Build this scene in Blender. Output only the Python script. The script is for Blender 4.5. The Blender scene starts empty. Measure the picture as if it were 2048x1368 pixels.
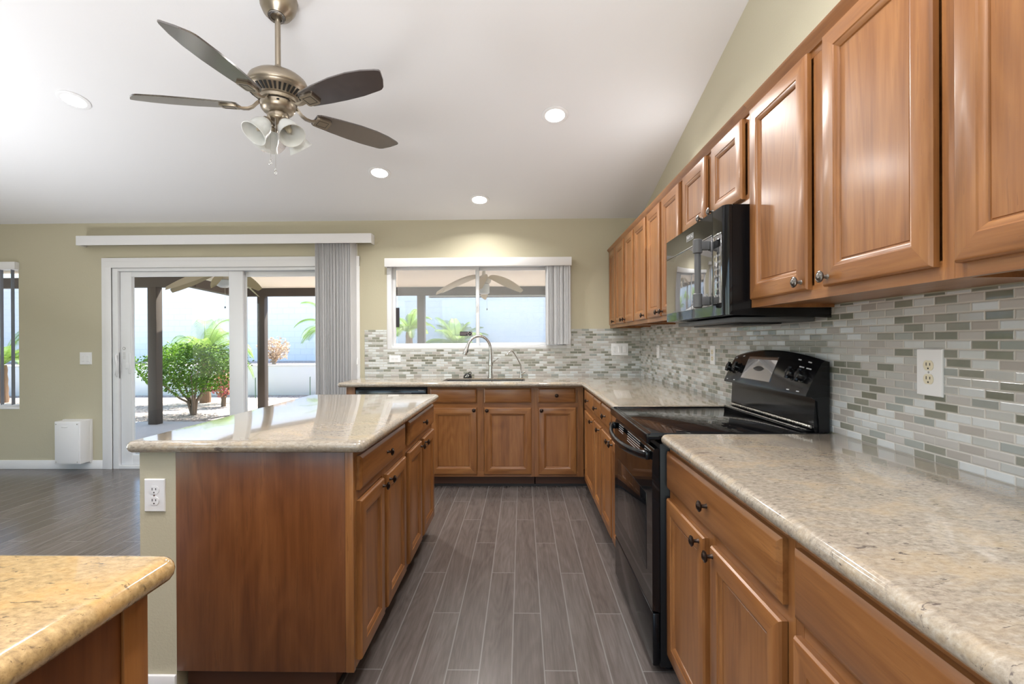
import bpy, bmesh, math, random
from mathutils import Vector, Matrix
random.seed(7)
PI = math.pi
S = bpy.context.scene
COL = S.collection

# ------------------------------------------------------------------ camera
F_PX = 985.0
CAM_H = 1.2615
YAW = math.atan(20 / F_PX); PITCH = -2 / F_PX; ROLL = 0.0047
cam_d = bpy.data.cameras.new('camera'); cam = bpy.data.objects.new('camera', cam_d); COL.objects.link(cam)
cam_d.sensor_width = 36.0; cam_d.lens = F_PX / 2048 * 36.0
cam_d.clip_start = 0.02; cam_d.clip_end = 300
fw = Vector((-math.sin(YAW) * math.cos(PITCH), math.cos(YAW) * math.cos(PITCH), math.sin(PITCH)))
r0 = Vector((math.cos(YAW), math.sin(YAW), 0)); u0 = r0.cross(fw)
r1 = r0 * math.cos(ROLL) - u0 * math.sin(ROLL); u1 = u0 * math.cos(ROLL) + r0 * math.sin(ROLL)
cam.matrix_world = Matrix(((r1.x, u1.x, -fw.x, 0), (r1.y, u1.y, -fw.y, 0), (r1.z, u1.z, -fw.z, CAM_H), (0, 0, 0, 1)))
S.camera = cam

# ------------------------------------------------------------------ world, sun, exposure
S.view_settings.view_transform = 'Standard'; S.view_settings.look = 'None'
S.view_settings.exposure = 0.22; S.view_settings.gamma = 1.0; S.view_settings.use_curve_mapping = False
W = bpy.data.worlds.new('sky'); S.world = W; W.use_nodes = True
nt = W.node_tree; nt.nodes.clear()
sky = nt.nodes.new('ShaderNodeTexSky'); sky.sky_type = 'NISHITA'; sky.sun_disc = False
sky.sun_elevation = math.radians(55); sky.sun_rotation = math.radians(20); sky.air_density = 1.0; sky.dust_density = 0.6; sky.ozone_density = 1.0
bg = nt.nodes.new('ShaderNodeBackground'); bg.inputs['Strength'].default_value = 0.55
wo = nt.nodes.new('ShaderNodeOutputWorld')
nt.links.new(sky.outputs[0], bg.inputs[0]); nt.links.new(bg.outputs[0], wo.inputs[0])

def add_light(kind, name, loc, energy, color=(1, 1, 1), size=0.1, aim=None, parent=None, **kw):
    d = bpy.data.lights.new(name, kind); d.energy = energy; d.color = color
    if kind == 'AREA':
        d.shape = kw.get('shape', 'DISK'); d.size = size
        if 'size_y' in kw: d.size_y = kw['size_y']
        if 'spread' in kw: d.spread = kw['spread']
    o = bpy.data.objects.new(name, d); COL.objects.link(o); o.location = loc
    if aim is not None:
        o.rotation_euler = Vector(aim).to_track_quat('-Z', 'Y').to_euler()
    return o

sun = add_light('SUN', 'sun', (2, 30, 30), 18.0, (1.0, 0.95, 0.86), aim=(-0.25, -0.62, -0.98)); sun.data.angle = math.radians(0.6)
# unseen fill light added behind the camera to brighten the vaulted ceiling
rear_fill = add_light('AREA', 'ceiling_fill_rear', (-0.6, -0.3, 1.7), 160, (0.96, 0.97, 1.0), size=1.6, aim=(0, -0.06, 1.0))
left_fill_low = add_light('AREA', 'ceiling_fill_left_low', (-4.6, 2.9, 0.5), 50, (0.95, 0.97, 1.0), size=0.8, aim=(0.35, -0.50, 1.0))  # second unseen fill, added low at the left for the ceiling
# unseen fill strip added above the upper cabinets to lift the ceiling
cabinet_fill = add_light('AREA', 'cabinet_top_fill', (1.02, 3.3, 2.20), 9, (0.97, 0.97, 1.0), size=0.14, aim=(-1.3, 0.0, 0.7), shape='RECTANGLE', size_y=2.6)
# unseen ceiling fill added in the living area, left of the view
left_fill = add_light('AREA', 'ceiling_fill_left', (-4.2, 2.1, 1.3), 30, (0.95, 0.97, 1.0), size=1.2, aim=(0.35, -0.42, 1.0))

# ------------------------------------------------------------------ node helpers
class NT:
    def __init__(s, name):
        s.m = bpy.data.materials.new(name); s.m.use_nodes = True
        s.t = s.m.node_tree; s.t.nodes.clear()
        s.out = s.t.nodes.new('ShaderNodeOutputMaterial')
    def n(s, typ, **props):
        nd = s.t.nodes.new('ShaderNode' + typ)
        for k, v in props.items(): setattr(nd, k, v)
        return nd
    def link(s, a, b): s.t.links.new(a, b)
    def put(s, sock, v):
        if hasattr(v, 'is_output') or isinstance(v, bpy.types.NodeSocket): s.link(v, sock)
        else: sock.default_value = v
    def math(s, op, a, b=0.0, c=0.0, clamp=False):
        nd = s.n('Math', operation=op, use_clamp=clamp)
        s.put(nd.inputs[0], a); s.put(nd.inputs[1], b)
        if op in ('MULTIPLY_ADD', 'SMOOTH_MIN', 'COMPARE', 'WRAP'): s.put(nd.inputs[2], c)
        return nd.outputs[0]
    def pos(s): return s.n('NewGeometry').outputs['Position']
    def sep(s, v):
        nd = s.n('SeparateXYZ'); s.link(v, nd.inputs[0]); return nd.outputs
    def comb(s, x=0.0, y=0.0, z=0.0):
        nd = s.n('CombineXYZ'); s.put(nd.inputs[0], x); s.put(nd.inputs[1], y); s.put(nd.inputs[2], z); return nd.outputs[0]
    def noise(s, vec, scale, detail=2.0, rough=0.5, dist=0.0):
        nd = s.n('TexNoise'); s.link(vec, nd.inputs['Vector'])
        nd.inputs['Scale'].default_value = scale; nd.inputs['Detail'].default_value = detail
        nd.inputs['Roughness'].default_value = rough; nd.inputs['Distortion'].default_value = dist
        return nd.outputs[0]
    def vmath(s, op, a, b):
        nd = s.n('VectorMath', operation=op); s.put(nd.inputs[0], a); s.put(nd.inputs[1], b); return nd.outputs[0]
    def ramp(s, fac, stops, interp='LINEAR'):
        nd = s.n('ValToRGB'); cr = nd.color_ramp; cr.interpolation = interp
        while len(cr.elements) < len(stops): cr.elements.new(0.5)
        for e, (p, c) in zip(cr.elements, stops):
            e.position = p; e.color = (c[0], c[1], c[2], 1) if len(c) == 3 else c
        s.put(nd.inputs[0], fac); return nd.outputs[0]
    def mix(s, fac, a, b, blend='MIX'):
        nd = s.n('Mix', data_type='RGBA', blend_type=blend)
        s.put(nd.inputs[0], fac)
        for k, v in ((6, a), (7, b)):
            s.put(nd.inputs[k], v if not isinstance(v, tuple) or len(v) == 4 else (*v, 1))
        return nd.outputs[2]
    def bump(s, h, strength=0.3, dist=0.01):
        nd = s.n('Bump'); s.link(h, nd.inputs['Height']); nd.inputs['Strength'].default_value = strength
        nd.inputs['Distance'].default_value = dist; return nd.outputs[0]
    def bsdf(s, color=(0.8, 0.8, 0.8), rough=0.5, metal=0.0, normal=None, coat=0.0, coat_rough=0.1, spec=0.5, trans=0.0, emit=None, estr=0.0):
        p = s.n('BsdfPrincipled')
        s.put(p.inputs['Base Color'], color if not isinstance(color, tuple) else (*color[:3], 1))
        s.put(p.inputs['Roughness'], rough); s.put(p.inputs['Metallic'], metal)
        s.put(p.inputs['Specular IOR Level'], spec)
        p.inputs['Coat Weight'].default_value = coat; p.inputs['Coat Roughness'].default_value = coat_rough
        p.inputs['Transmission Weight'].default_value = trans
        if normal is not None: s.link(normal, p.inputs['Normal'])
        if emit: p.inputs['Emission Color'].default_value = (*emit, 1); p.inputs['Emission Strength'].default_value = estr
        s.link(p.outputs[0], s.out.inputs[0]); return p

def lin(r, g, b):
    f = lambda c: (c / 255 / 12.92) if c / 255 <= 0.04045 else ((c / 255 + 0.055) / 1.055) ** 2.4
    return (f(r), f(g), f(b))

def plain(name, color, rough=0.5, metal=0.0, **k):
    m = NT(name); m.bsdf(color, rough, metal, **k); return m.m

def oak(name, axis, tone=1.0, red=1.0):
    """varnished oak; axis = direction of the grain (0 x, 1 y, 2 z)"""
    m = NT(name)
    oi = m.n('ObjectInfo')
    off = m.vmath('MULTIPLY', m.comb(oi.outputs['Random'], oi.outputs['Random'], oi.outputs['Random']), (7.3, 5.1, 3.7))
    p = m.vmath('ADD', m.pos(), off)
    sc = [18.0, 18.0, 18.0]; sc[axis] = 1.0
    q = m.vmath('MULTIPLY', p, tuple(sc))
    n1 = m.noise(q, 1.0, 4, 0.6, 0.6)
    sc2 = [90.0, 90.0, 90.0]; sc2[axis] = 5.0
    n2 = m.noise(m.vmath('MULTIPLY', p, tuple(sc2)), 1.0, 3, 0.6)
    sc3 = [5.0, 5.0, 5.0]; sc3[axis] = 0.9
    n3 = m.noise(m.vmath('MULTIPLY', p, tuple(sc3)), 1.0, 2, 0.5, 0.4)
    rings = m.math('SINE', m.math('MULTIPLY', n3, 60.0))
    rings = m.math('MULTIPLY_ADD', rings, 0.5, 0.5)
    v = m.math('MULTIPLY_ADD', rings, 0.10, m.math('MULTIPLY', n1, 0.62))
    v = m.math('MULTIPLY_ADD', n2, 0.38, v)
    t = tone
    col = m.ramp(v, [(0.30, (0.150 * t, 0.053 * t / red, 0.0135 * t / red)), (0.52, (0.255 * t, 0.101 * t / red, 0.029 * t / red)), (0.74, (0.340 * t, 0.148 * t / red, 0.046 * t / red))])
    pores = m.math('GREATER_THAN', n2, 0.655)
    col = m.mix(m.math('MULTIPLY', pores, 0.35), col, (0.13 * t, 0.045 * t, 0.014 * t))
    b = m.bump(n2, 0.06, 0.002)
    m.bsdf(col, 0.38, normal=b, coat=0.30, coat_rough=0.20, spec=0.4)
    return m.m

def granite(name, warm_light=0.0):
    m = NT(name); p = m.pos()
    ps = m.vmath('MULTIPLY', p, (0.62, 1.0, 1.0))
    n1 = m.noise(ps, 11, 5, 0.62, 0.7)
    n2 = m.noise(ps, 105, 4, 0.72, 0.3)
    n3 = m.noise(ps, 150, 3, 0.7)
    n4 = m.noise(m.vmath('ADD', m.vmath('MULTIPLY', p, (0.5, 1.3, 1.3)), (4.0, 2.0, 9.0)), 52, 4, 0.65, 0.8)
    base = m.ramp(m.math('MULTIPLY_ADD', n2, 0.80, m.math('MULTIPLY', n1, 0.20)), [(0.34, (0.215, 0.183, 0.155)), (0.45, (0.315, 0.268, 0.212)), (0.54, (0.375, 0.325, 0.262)), (0.66, (0.455, 0.41, 0.345))])
    warm = m.mix(m.math('MULTIPLY', m.ramp(n1, [(0.48, (0, 0, 0)), (0.66, (1, 1, 1))]), 0.45), base, (0.46, 0.335, 0.19))
    dark = m.math('MULTIPLY', m.ramp(n4, [(0.625, (0, 0, 0)), (0.67, (1, 1, 1))]), 0.82)
    c = m.mix(dark, warm, (0.10, 0.082, 0.075))
    dots = m.math('MULTIPLY', m.ramp(n3, [(0.64, (0, 0, 0)), (0.72, (1, 1, 1))]), 0.7)
    c = m.mix(dots, c, (0.20, 0.16, 0.14))
    if warm_light: c = m.mix(warm_light, c, (1.30, 1.02, 0.60), 'MULTIPLY')  # warm light multiplied into the stone colour
    m.bsdf(c, 0.09, coat=0.4, coat_rough=0.03, spec=0.55)
    return m.m

def plank_uv(m, u, v, Wd, Ld, stagger):
    """rows along v of width Wd; returns distance to nearest joint (metres) and per-piece random value, colour"""
    a = m.math('DIVIDE', u, Wd); col = m.math('FLOOR', a); fu = m.math('FRACT', a)
    b = m.math('ADD', m.math('DIVIDE', v, Ld), m.math('MULTIPLY', col, stagger)); row = m.math('FLOOR', b); fv = m.math('FRACT', b)
    du = m.math('MULTIPLY', m.math('MINIMUM', fu, m.math('SUBTRACT', 1.0, fu)), Wd)
    dv = m.math('MULTIPLY', m.math('MINIMUM', fv, m.math('SUBTRACT', 1.0, fv)), Ld)
    wn = m.n('TexWhiteNoise', noise_dimensions='2D'); m.link(m.comb(col, row), wn.inputs['Vector'])
    return m.math('MINIMUM', du, dv), wn.outputs['Value'], wn.outputs['Color']

def mosaic(name, horiz):
    """25 x 75 mm running-bond glass and stone mosaic; horiz = world axis along the rows"""
    m = NT(name); xyz = m.sep(m.pos())
    d, rnd, rc = plank_uv(m, m.math('ADD', xyz[2], -0.914 + 0.0005), m.math('ADD', xyz[horiz], 0.018), 0.0246, 0.0752, 0.5)
    rs = m.sep(rc)
    col = m.ramp(rnd, [(0.0, (0.60, 0.63, 0.64)), (0.24, (0.46, 0.47, 0.455)), (0.42, (0.385, 0.358, 0.332)), (0.54, (0.475, 0.458, 0.44)), (0.66, (0.165, 0.175, 0.135)), (0.79, (0.225, 0.23, 0.19)), (0.91, (0.31, 0.34, 0.325))], 'CONSTANT')
    var = m.noise(m.vmath('ADD', m.pos(), rc), 35, 3, 0.6)
    col = m.mix(m.math('MULTIPLY', var, 0.25), col, (0.42, 0.39, 0.35))
    tile = m.ramp(d, [(0.0011, (0, 0, 0)), (0.0017, (1, 1, 1))])
    grout = (0.60, 0.575, 0.53)
    c = m.mix(tile, grout, col)
    stone = m.math('MULTIPLY', m.math('GREATER_THAN', rnd, 0.40), m.math('LESS_THAN', rnd, 0.68))
    rough = m.math('ADD', m.math('MULTIPLY', stone, 0.22), 0.10)
    rough = m.math('ADD', rough, m.math('MULTIPLY', m.math('SUBTRACT', 1.0, tile), 0.5))
    hgt = m.math('MULTIPLY', m.ramp(d, [(0.0006, (0, 0, 0)), (0.0042, (1, 1, 1))], 'EASE'), 1.0)
    tilt = m.math('MULTIPLY', m.math('ADD', m.math('MULTIPLY', rs[0], xyz[2]), m.math('MULTIPLY', rs[1], xyz[horiz])), 11.0)
    hh = m.math('ADD', hgt, tilt)
    b = m.bump(hh, 0.6, 0.0025)
    m.bsdf(c, rough, normal=b, spec=0.6)
    return m.m

def laminate(name):
    m = NT(name); p = m.pos(); xyz = m.sep(p)
    d, rnd, rc = plank_uv(m, m.math('ADD', xyz[0], 0.045), m.math('ADD', xyz[1], 0.1), 0.1245, 1.19, 1 / 3.0)
    q = m.vmath('ADD', m.vmath('MULTIPLY', p, (26.0, 1.6, 1.0)), m.vmath('MULTIPLY', rc, (37.0, 11.0, 5.0)))
    n1 = m.noise(q, 1.0, 5, 0.65, 0.9)
    q2 = m.vmath('ADD', m.vmath('MULTIPLY', p, (7.0, 1.0, 1.0)), m.vmath('MULTIPLY', rc, (21.0, 31.0, 5.0)))
    n2 = m.noise(q2, 1.0, 2, 0.5, 0.6)
    rings = m.math('MULTIPLY_ADD', m.math('SINE', m.math('MULTIPLY', n2, 70.0)), 0.5, 0.5)
    q3 = m.vmath('MULTIPLY', p, (160.0, 7.0, 1.0)); n3 = m.noise(q3, 1.0, 3, 0.6)
    v = m.math('ADD', m.math('MULTIPLY', n1, 0.5), m.math('MULTIPLY', rings, 0.07))
    v = m.math('ADD', v, m.math('MULTIPLY', n3, 0.32)); v = m.math('ADD', v, m.math('MULTIPLY', m.math('SUBTRACT', rnd, 0.5), 0.12))
    c = m.ramp(v, [(0.24, (0.070, 0.057, 0.052)), (0.46, (0.108, 0.091, 0.083)), (0.70, (0.160, 0.139, 0.130))])
    joint = m.ramp(d, [(0.0004, (0, 0, 0)), (0.0011, (1, 1, 1))])
    c = m.mix(joint, (0.21, 0.20, 0.19), c)
    h = m.ramp(d, [(0.0, (0, 0, 0)), (0.003, (1, 1, 1))])
    m.bsdf(c, 0.235, normal=m.bump(h, 0.12, 0.001), spec=0.5)
    return m.m

def plaster(name, color, scale=90, strength=0.12, rough=0.75):
    m = NT(name); p = m.pos()
    n = m.noise(p, scale, 3, 0.6); n2 = m.noise(p, 3, 2, 0.5)
    c = m.mix(m.math('MULTIPLY', n2, 0.10), color, tuple(x * 0.86 for x in color))
    m.bsdf(c, rough, normal=m.bump(n, strength, 0.004), spec=0.3); return m.m

def brushed(name, color, rough=0.3, axis=2):
    m = NT(name); sc = [300.0] * 3; sc[axis] = 6.0
    n = m.noise(m.vmath('MULTIPLY', m.pos(), tuple(sc)), 1.0, 2, 0.5)
    m.bsdf(color, m.math('ADD', rough - 0.06, m.math('MULTIPLY', n, 0.14)), 1.0); return m.m

def glass_pane(name, tint=(0.96, 0.98, 0.98), refl=1.0):
    m = NT(name)
    t = m.n('BsdfTransparent'); t.inputs[0].default_value = (*tint, 1)
    g = m.n('BsdfGlossy'); g.inputs['Roughness'].default_value = 0.01
    fr = m.n('Fresnel'); fr.inputs[0].default_value = 1.45
    mx = m.n('MixShader'); m.put(mx.inputs[0], m.math('MULTIPLY', fr.outputs[0], refl))
    m.link(t.outputs[0], mx.inputs[1]); m.link(g.outputs[0], mx.inputs[2]); m.link(mx.outputs[0], m.out.inputs[0])
    return m.m

def screen_mesh(name):
    m = NT(name); xyz = m.sep(m.pos())
    t = m.n('BsdfTransparent'); d = m.n('BsdfDiffuse'); d.inputs[0].default_value = (0.75, 0.72, 0.72, 1)
    mx = m.n('MixShader'); mx.inputs[0].default_value = 0.22
    m.link(t.outputs[0], mx.inputs[1]); m.link(d.outputs[0], mx.inputs[2]); m.link(mx.outputs[0], m.out.inputs[0]); return m.m

def leaf_mat(name, c1, c2, c3, trans=0.45, scale=9.0):
    m = NT(name)
    n = m.noise(m.pos(), scale, 3, 0.6)
    c = m.ramp(n, [(0.3, c1), (0.5, c2), (0.68, c3)])
    p = m.bsdf(c, 0.45, spec=0.4)
    tl = m.n('BsdfTranslucent'); m.link(c, tl.inputs[0])
    mx = m.n('MixShader'); mx.inputs[0].default_value = trans
    m.link(p.outputs[0], mx.inputs[1]); m.link(tl.outputs[0], mx.inputs[2]); m.link(mx.outputs[0], m.out.inputs[0]); return m.m

def block_wall(name):
    m = NT(name); xyz = m.sep(m.pos())
    d, rnd, rc = plank_uv(m, xyz[2], xyz[0], 0.204, 0.406, 0.5)
    j = m.ramp(d, [(0.004, (0, 0, 0)), (0.009, (1, 1, 1))])
    c = m.mix(m.math('MULTIPLY', rnd, 0.12), (0.80, 0.82, 0.86), (0.70, 0.72, 0.77))
    c = m.mix(j, (0.70, 0.72, 0.76), c)
    n = m.noise(m.pos(), 60, 3, 0.6)
    m.bsdf(c, 0.9, normal=m.bump(m.math('ADD', j, m.math('MULTIPLY', n, 0.3)), 0.4, 0.006), spec=0.2); return m.m

def gravel(name):
    m = NT(name); p = m.pos()
    v = m.n('TexVoronoi'); m.link(p, v.inputs['Vector']); v.inputs['Scale'].default_value = 28
    n = m.noise(p, 5, 4, 0.6)
    s = m.sep(v.outputs['Color'])
    c = m.ramp(m.math('ADD', m.math('MULTIPLY', s[0], 0.7), m.math('MULTIPLY', n, 0.35)), [(0.1, (0.17, 0.135, 0.115)), (0.5, (0.44, 0.36, 0.32)), (0.9, (0.66, 0.58, 0.53))])
    m.bsdf(c, 0.9, normal=m.bump(v.outputs['Distance'], 0.9, 0.03), spec=0.2); return m.m

def concrete(name, color):
    m = NT(name); n = m.noise(m.pos(), 4, 5, 0.6)
    c = m.mix(n, tuple(x * 0.82 for x in color), color)
    m.bsdf(c, 0.8, normal=m.bump(m.noise(m.pos(), 80, 3, 0.6), 0.1, 0.003), spec=0.3); return m.m

def emissive(name, color, strength):
    m = NT(name); e = m.n('Emission'); e.inputs[0].default_value = (*color, 1); e.inputs[1].default_value = strength
    m.link(e.outputs[0], m.out.inputs[0]); return m.m

OAK = [oak('oak_grain_x', 0), oak('oak_grain_y', 1), oak('oak_grain_z', 2)]
OAKP = oak('oak_veneer_panel', 2, 0.62, 1.18)
TOE = plain('toe_kick', (0.085, 0.032, 0.014), 0.5)
BASE_STRIP = plain('black_base_strip', (0.02, 0.02, 0.02), 0.5)  # near-black strip at the floor along each toe kick
GRAN = granite('granite'); GRAN_LIT = granite('granite_warm_lit', 1.0)  # second one is the same stone with warm light in its colour
TILE_X = mosaic('mosaic_back', 0); TILE_Y = mosaic('mosaic_right', 1)
LAM = laminate('grey_laminate')
WALLP = plaster('olive_paint', (0.530, 0.492, 0.365), 110, 0.22)
CEILP = plaster('ceiling_paint', (0.80, 0.80, 0.81), 70, 0.10, 0.85)
WHITE = plain('white_trim_paint', (0.82, 0.82, 0.83), 0.35)
VINYL = plain('white_vinyl', (0.80, 0.81, 0.83), 0.30)
PLAST = plain('white_plastic', (0.82, 0.82, 0.83), 0.28)
ALMOND = plain('almond_plastic', (0.74, 0.68, 0.52), 0.3)
SLOT = plain('socket_slot_black', (0.012, 0.011, 0.010), 0.6)
BLACK = plain('black_enamel', (0.006, 0.006, 0.007), 0.15, spec=0.28)
BLACKM = plain('black_satin', (0.009, 0.009, 0.010), 0.36, spec=0.3)
BGLASS = plain('black_glass', (0.006, 0.006, 0.007), 0.05, spec=0.38)
MWGLASS = plain('mirror_dark_glass', (0.42, 0.42, 0.43), 0.03, 0.9, spec=1.0)
GREYM = plain('grey_metallic_plastic', (0.10, 0.10, 0.105), 0.42, 0.2)
BRONZE = plain('bronze_knob', (0.050, 0.032, 0.024), 0.28, 0.8)
PEWTER = plain('pewter_knob', (0.17, 0.155, 0.14), 0.28, 0.9)
STEEL = brushed('brushed_nickel', (0.58, 0.57, 0.55), 0.26)
CHROME = plain('chrome', (0.75, 0.75, 0.76), 0.08, 1.0)
FANM = plain('antique_nickel', (0.33, 0.28, 0.215), 0.34, 0.85)
BLADE = (lambda m: (m.bsdf(m.ramp(m.noise(m.vmath('MULTIPLY', m.pos(), (30, 30, 4)), 1, 3, 0.6), [(0.3, (0.030, 0.021, 0.018)), (0.7, (0.062, 0.044, 0.038))]), 0.25, coat=1.0, coat_rough=0.16, spec=0.7), m.m)[1])(NT('dark_walnut_blade'))
SHADE = (lambda m: (m.bsdf((0.86, 0.88, 0.86), 0.35, trans=0.35), m.m)[1])(NT('frosted_glass'))
BULB = plain('bulb_glass', (0.85, 0.78, 0.60), 0.1, trans=0.6)
CRYSTAL = plain('crystal', (0.9, 0.9, 0.9), 0.02, trans=0.9)
GLASS = glass_pane('window_glass', refl=0.35)
SCREEN = screen_mesh('insect_screen')
VANE = leaf_mat('white_pvc_vane', (0.80, 0.80, 0.81), (0.80, 0.80, 0.81), (0.80, 0.80, 0.81), 0.40)
SINKM = plain('black_granite_sink', (0.035, 0.033, 0.032), 0.35)
RUBBER = plain('black_rubber', (0.012, 0.012, 0.012), 0.25)
DW = plain('dishwasher_black', (0.012, 0.015, 0.019), 0.16)
MARK = plain('silver_print', (0.55, 0.55, 0.56), 0.35)
BEAMW = plain('dark_brown_beam', (0.060, 0.044, 0.034), 0.7)
PATIOC = plaster('patio_ceiling', (0.88, 0.80, 0.69), 40, 0.1)
PATIOF = concrete('patio_concrete', (0.58, 0.58, 0.59))
GRAV = gravel('gravel')
BLOCK = block_wall('painted_block')
STUCCO = plaster('white_stucco', (0.76, 0.77, 0.79), 40, 0.3, 0.9)
FANB = plain('beige_fan_blade', (0.62, 0.49, 0.32), 0.5)
FANBM = plain('cream_fan_metal', (0.70, 0.62, 0.50), 0.4)
LEAF = leaf_mat('bush_leaf', (0.028, 0.085, 0.006), (0.075, 0.18, 0.010), (0.19, 0.33, 0.028), 0.45)
FROND = leaf_mat('palm_leaf', (0.12, 0.24, 0.03), (0.26, 0.40, 0.06), (0.42, 0.54, 0.16), 0.5, 5.0)
BARK = plain('bush_bark', (0.20, 0.15, 0.11), 0.9)
PALMT = plain('palm_trunk', (0.22, 0.13, 0.075), 0.9)
DRY = leaf_mat('dry_twig', (0.42, 0.30, 0.20), (0.60, 0.46, 0.34), (0.72, 0.60, 0.48), 0.3)
PINK = leaf_mat('pink_bloom', (0.55, 0.10, 0.13), (0.62, 0.20, 0.20), (0.20, 0.30, 0.05), 0.3)
STAKE = plain('green_stake', (0.05, 0.13, 0.07), 0.5)
LENS = emissive('led_lens', (1.0, 0.97, 0.92), 14.0)
DARKLBL = plain('dark_label', (0.03, 0.025, 0.03), 0.5)
LBLPRINT = plain('label_print', (0.35, 0.28, 0.30), 0.5)

# ------------------------------------------------------------------ mesh helpers
class MB:
    def __init__(s): s.bm = bmesh.new()
    def face(s, pts, mat=0):
        vs = [s.bm.verts.new(p) for p in pts]
        f = s.bm.faces.new(vs); f.material_index = mat; return f
    def box(s, x0, x1, y0, y1, z0, z1, mat=0, bev=0.0, seg=2):
        r = bmesh.ops.create_cube(s.bm, size=1.0)
        vs = r['verts']
        for v in vs:
            v.co = Vector(((x0 + x1) / 2 + v.co.x * (x1 - x0), (y0 + y1) / 2 + v.co.y * (y1 - y0), (z0 + z1) / 2 + v.co.z * (z1 - z0)))
        fs = {f for v in vs for f in v.link_faces}
        for f in fs: f.material_index = mat
        if bev > 0:
            es = list({e for v in vs for e in v.link_edges})
            bmesh.ops.bevel(s.bm, geom=es, offset=bev, segments=seg, affect='EDGES', profile=0.5, material=-1)
        return s
    def ring(s, pts): return [s.bm.verts.new(p) for p in pts]
    def skin(s, rings, mat=0, closed=True, cap0=True, cap1=True):
        for a, b in zip(rings[:-1], rings[1:]):
            n = len(a)
            for i in range(n if closed else n - 1):
                j = (i + 1) % n
                try:
                    f = s.bm.faces.new((a[i], a[j], b[j], b[i])); f.material_index = mat
                except ValueError: pass
        if closed and cap0 and len(rings[0]) > 2:
            f = s.bm.faces.new(list(reversed(rings[0]))); f.material_index = mat
        if closed and cap1 and len(rings[-1]) > 2:
            f = s.bm.faces.new(rings[-1]); f.material_index = mat
        return s
    def lathe(s, prof, o=(0, 0, 0), axis=(0, 0, 1), seg=32, mat=0, cap=True, ang0=0.0):
        """prof: (radius, distance along axis)"""
        ax = Vector(axis).normalized(); o = Vector(o)
        t = Vector((1, 0, 0)) if abs(ax.x) < 0.9 else Vector((0, 1, 0))
        a = ax.cross(t).normalized(); b = ax.cross(a)
        rings = []
        for r, h in prof:
            r = max(r, 1e-5)
            rings.append(s.ring([o + ax * h + (a * math.cos(ang0 + 2 * PI * i / seg) + b * math.sin(ang0 + 2 * PI * i / seg)) * r for i in range(seg)]))
        return s.skin(rings, mat, True, cap, cap)
    def cyl(s, p0, p1, r0, r1=None, seg=16, mat=0):
        p0 = Vector(p0); p1 = Vector(p1); d = p1 - p0
        return s.lathe([(r0, 0), (r0 if r1 is None else r1, d.length)], p0, d, seg, mat)
    def tube(s, pts, rad, seg=10, mat=0, flat=1.0, up=None):
        pts = [Vector(p) for p in pts]; n = len(pts)
        rads = rad if isinstance(rad, (list, tuple)) else [rad] * n
        rings = []; prev = None
        for i, p in enumerate(pts):
            t = (pts[min(i + 1, n - 1)] - pts[max(i - 1, 0)]).normalized()
            if prev is None:
                h = Vector(up) if up else (Vector((0, 0, 1)) if abs(t.z) < 0.9 else Vector((1, 0, 0)))
                a = (h - t * h.dot(t)).normalized()
            else:
                a = (prev - t * prev.dot(t)).normalized()
            prev = a; b = t.cross(a)
            rings.append(s.ring([p + (a * math.cos(2 * PI * k / seg) * flat + b * math.sin(2 * PI * k / seg)) * rads[i] for k in range(seg)]))
        return s.skin(rings, mat)
    def extrude(s, poly, vec, mat=0):
        vec = Vector(vec)
        a = s.ring([Vector(p) for p in poly]); b = s.ring([Vector(p) + vec for p in poly])
        return s.skin([a, b], mat)

WORLD = {}
def finish(ob, parent=None):
    COL.objects.link(ob)
    if parent is not None:
        ob.parent = parent
    return ob

def obj(name, mb, mats, parent=None, smooth=35, label=None, recalc=True):
    bm = mb.bm
    if recalc: bmesh.ops.recalc_face_normals(bm, faces=bm.faces)
    lo = Vector((1e9,) * 3); hi = Vector((-1e9,) * 3)
    for v in bm.verts:
        for k in range(3):
            lo[k] = min(lo[k], v.co[k]); hi[k] = max(hi[k], v.co[k])
    c = (lo + hi) / 2; c.z = lo.z
    for v in bm.verts: v.co -= c
    me = bpy.data.meshes.new(name); bm.to_mesh(me); bm.free()
    for m in (mats if isinstance(mats, (list, tuple)) else [mats]): me.materials.append(m)
    if smooth:
        me.polygons.foreach_set('use_smooth', [True] * len(me.polygons))
        me.set_sharp_from_angle(angle=math.radians(smooth))
    ob = bpy.data.objects.new(name, me); finish(ob, parent)
    WORLD[ob.name] = c
    ob.location = c - (WORLD[parent.name] if parent is not None else Vector((0, 0, 0)))
    if label: ob['label'] = label
    return ob

def tag(o, label, cat, group=None):
    o['label'] = label; o['category'] = cat
    if group: o['group'] = group
    return o

def thing(name, label, cat, loc, group=None):
    o = bpy.data.objects.new(name, None); o.empty_display_size = 0.05; COL.objects.link(o)
    o.location = loc; WORLD[o.name] = Vector(loc)
    return tag(o, label, cat, group)

def struct(name, mb, mats, parent=None, smooth=35):
    o = obj(name, mb, mats, parent, smooth)
    if parent is None: o['kind'] = 'structure'
    return o

def copy_thing(src, delta, label, group=None):
    """a copy of a thing and of its parts and sub-parts, moved by delta"""
    delta = Vector(delta)
    r = src.copy(); COL.objects.link(r); r.location = src.location + delta; WORLD[r.name] = WORLD[src.name] + delta
    r['label'] = label
    if group: r['group'] = group
    def rec(a, b):
        for ch in list(a.children):
            c = ch.copy(); COL.objects.link(c); c.parent = b; WORLD[c.name] = WORLD.get(ch.name, Vector()) + delta
            rec(ch, c)
    rec(src, r); return r

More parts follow.
